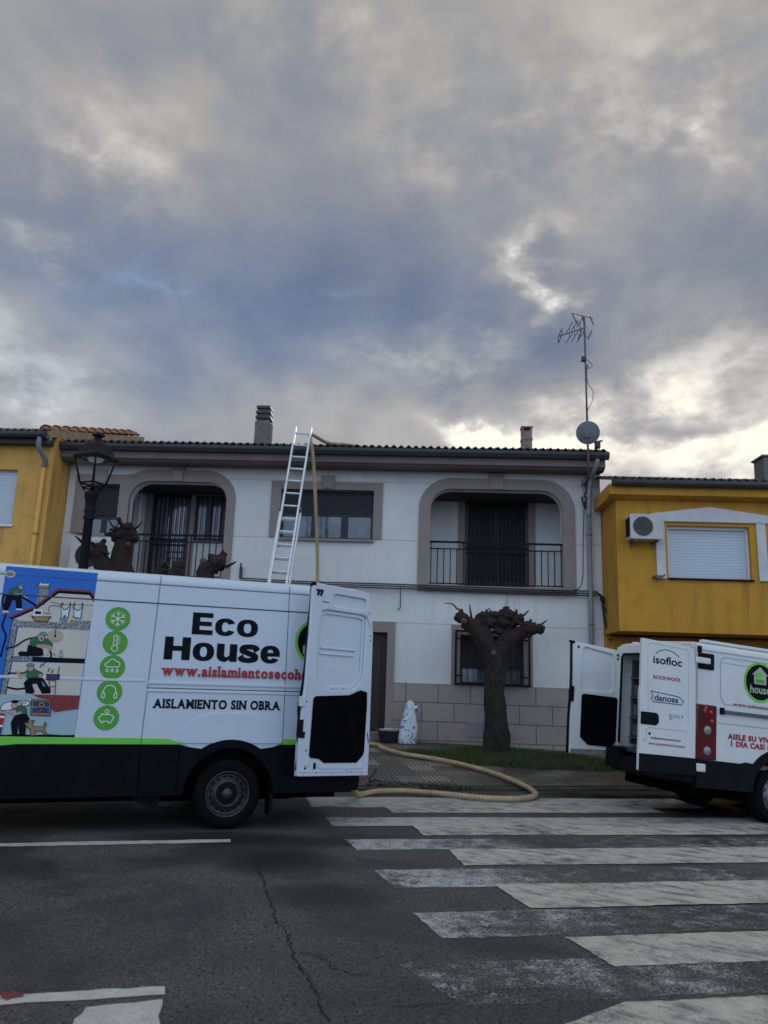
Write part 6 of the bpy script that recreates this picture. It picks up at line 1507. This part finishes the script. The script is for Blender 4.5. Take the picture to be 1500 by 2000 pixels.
# hinges at the right rear corner
h0 = Q(1358, 1288); b = MB(); z_h = Q(1372, 1290)[1]
b.box(RS - .02, RS + .21, -.02, .004, z_h - .10, z_h + .09); b.box(RS - .03, RS + .03, -.02, .004, z_h + .09, z_h + .17); b.build('hinge_recess', M_blackp, van2, .012)
b = MB(); b.box(RS - .10, RS + .11, -.075, -.021, z_h - .04, z_h + .03); b.build('upper_hinge', M_van_dirty, van2, .012)
z_l = Q(1358, 1497)[1]; b = MB(); b.box(RS - .13, RS + .06, -.075, -.022, z_l - .05, z_l + .04); b.build('lower_hinge', M_van_dirty, van2, .012)
# lettering on the side
c = Q(1484, 1333); logo(van2, c, Q(1484 + 31, 1333)[0] - c[0], -.004)
b = MB(); x0, z0 = Q(1432, 1377.5); put_serif(b, 'www.aislamientosecohouse.es', x0, x0 + 1.02, z0, z0 + .032, -.005, .02)
x0, z0 = Q(1421, 1443.5); x1 = Q(1499, 1450)[0]; b.build('lettering', M_red, van2); b = MB(); put_text(b, 'AISLE SU VIVIENDA EN', x0, x0 + (x1 - x0) * 1.86, z0, z0 + .068, -.004, .055, 1.16); b.build('lettering', M_red, van2); b = MB()
x0, z0 = Q(1427, 1458); x1 = Q(1499, 1464)[0]; put_text(b, '1 DÍA CASI SIN OBRA', x0, x0 + (x1 - x0) * 1.86, z0, z0 + .082, -.004, .055, 1.16); b.build('lettering', M_red, van2)
# right rear door, opened square: outer face to the camera
dy_ = -.07
def R(cx, cy): return Q(1240 + cx / 5.769, 1240 + cy / 5.769, dy_)
ol = [R(85, 32), R(610, 130), R(672, 158), R(692, 400), R(690, 900), R(685, 1395), R(690, 1580), R(40, 1525), R(45, 1330), R(60, 900), R(58, 660), R(72, 560), R(78, 300)]
b = MB(); b.prism(ol, dy_, dy_ + .05); door2 = b.build('rear_door', M_van_dirty, van2, .012); tag(door2, 'right rear door with maker names lettered on its outer face')
b = MB(); b.prism([R(40, 1527), R(45, 1330), R(683, 1392), R(690, 1582)], dy_ - .012, dy_ - .0005); b.build('lower_cladding', M_blackp, door2, .004)
b = MB(); p_ = R(66, 858), R(240, 878), R(265, 905), R(268, 990), R(235, 1020), R(62, 1000); b.prism(list(p_), dy_ - .008, dy_ - .0005); b.build('handle_recess', M_blackp, door2, .003)
b = MB(); w0 = R(160, 90); 
b.stroke([R(150, 130), R(160, 100), R(200, 95), R(590, 170), R(605, 215)], .010, dy_ - .001); b.stroke([R(145, 140), R(150, 860)], .005, dy_ - .001); b.stroke([R(610, 220), R(600, 1000)], .005, dy_ - .001); b.stroke([R(130, 1190), R(130, 1060), R(165, 1045), R(560, 1085), R(590, 1110)], .010, dy_ - .001)
b.build('pressed_lines', mat('seam_light', 0), door2)
yt = dy_ - .0015
def fit(b, txt, pl_, pr_, pt_, bold, sp=1.0, serif=False):
    x0, z0 = R(*pl_); x1 = R(*pr_)[0]; z1 = R(*pt_)[1]
    (put_serif if serif else put_text)(b, txt, x0, x1, z0, z1, yt, bold) if serif else put_text(b, txt, x0, x1, z0, z1, yt, bold, sp)
b = MB(); fit(b, 'isofloc', (205, 318), (530, 365), (205, 225), .022); b.stroke([R(235, 208), R(280, 178), R(340, 166), R(400, 180), R(460, 214), R(500, 250)], .009, yt)
b.build('lettering', M_ink, door2); b = MB(); c = R(165, 1112); b.disc(c, .017, .017, yt, 14); c = R(100, 1175); b.flat([(c[0] - .006, c[1] - .02), (c[0] + .004, c[1] - .02), (c[0] + .002, c[1] + .025)], yt)
b.build('lock_barrel', M_ink, door2); b = MB(); fit(b, 'DΛILY', (388, 930), (550, 942), (388, 890), .004, 1.25); fit(b, '5C', (388, 956), (430, 962), (388, 936), .012)
b.build('lettering', M_ink, door2); b = MB(); fit(b, 'info@aislamientosecohouse.es', (175, 1178), (515, 1215), (175, 1140), .014); b.build('lettering', M_ink, door2)
b = MB(); fit(b, 'ROCKWOOL', (205, 492), (520, 533), (205, 450), .035); b.build('lettering', M_red, door2); b = MB(); fit(b, 'www.aislamientosecohouse.es', (152, 1235), (560, 1280), (152, 1198), .014); b.build('lettering', M_red, door2)
b = MB(); fit(b, 'danosa', (218, 738), (490, 765), (218, 665), .026)
b.stroke([R(182, 632), R(492, 698), R(550, 750), R(524, 790), R(205, 752), R(182, 712), R(205, 690), R(182, 632)], .010, yt); b.build('lettering', M_navy, door2)
# left rear door, opened square: inner face to the camera
ly = W2 - .0
def L2(cx, cy): return Q(1080 + cx / 3.571, 1220 + cy / 3.571, ly)
ol = [L2(128, 118), L2(160, 120), L2(445, 182), L2(448, 480), L2(442, 915), L2(100, 890), L2(108, 640), L2(128, 440)]
rc = [L2(195, 165), L2(215, 155), L2(385, 200), L2(412, 215), L2(405, 455), L2(385, 472), L2(190, 455), L2(178, 440)]
b = MB(); b.prism(ol, ly - .05, ly + .01, [rc]); door3 = b.build('rear_door', M_van_dirty, van2, .014, seg=3); tag(door3, 'left rear door showing its inner face with a black trim board')
b = MB(); b.prism(rc, ly - .022, ly + .008); b.build('pressed_panel', M_van_dirty, door3)
b = MB(); b.prism([L2(185, 485), L2(205, 480), L2(425, 508), L2(434, 525), L2(420, 815), L2(385, 852), L2(225, 835), L2(172, 780)], ly - .062, ly - .0502); b.build('trim_board', M_carpet, door3, .005)
b = MB(); b.tube([(p[0] - .012, ly - .02, p[1]) for p in (L2(128, 116), L2(126, 300), L2(122, 440), L2(106, 640), L2(97, 890))], .016, 6); c = L2(125, 116); b.tube([(c[0] - .04, ly - .03, c[1]), (c[0] + .03, ly - .05, c[1] - .01)], .02, 6)
for cx, cy in ((165, 155), (438, 215), (440, 240)): c = L2(cx, cy); b.disc(c, .022, .018, ly - .0515, 10)
c = L2(122, 480); b.box(c[0] - .03, c[0] + .02, ly - .06, ly - .03, c[1] - .1, c[1] + .1); b.build('seal_and_lock', M_blackp, door3)
b = MB(); a0, a1 = L2(105, 888), L2(440, 912); b.prism([(a0[0], a0[1] - .01), (a1[0], a1[1] - .01), (a1[0], a1[1] + .07), (a0[0], a0[1] + .05)], ly - .058, ly - .051); b.build('bottom_sill', mat('worn_metal', (.20, .195, .19), .7, .5, 12), door3, .004)
b = MB(); c = L2(470, 235)
for z_ in (c[1], c[1] - .62): b.box(RS - .07, RS + .02, W2 - .03, W2 + .03, z_ - .05, z_ + .05)
b.build('door_hinges', M_blackp, van2, .008)
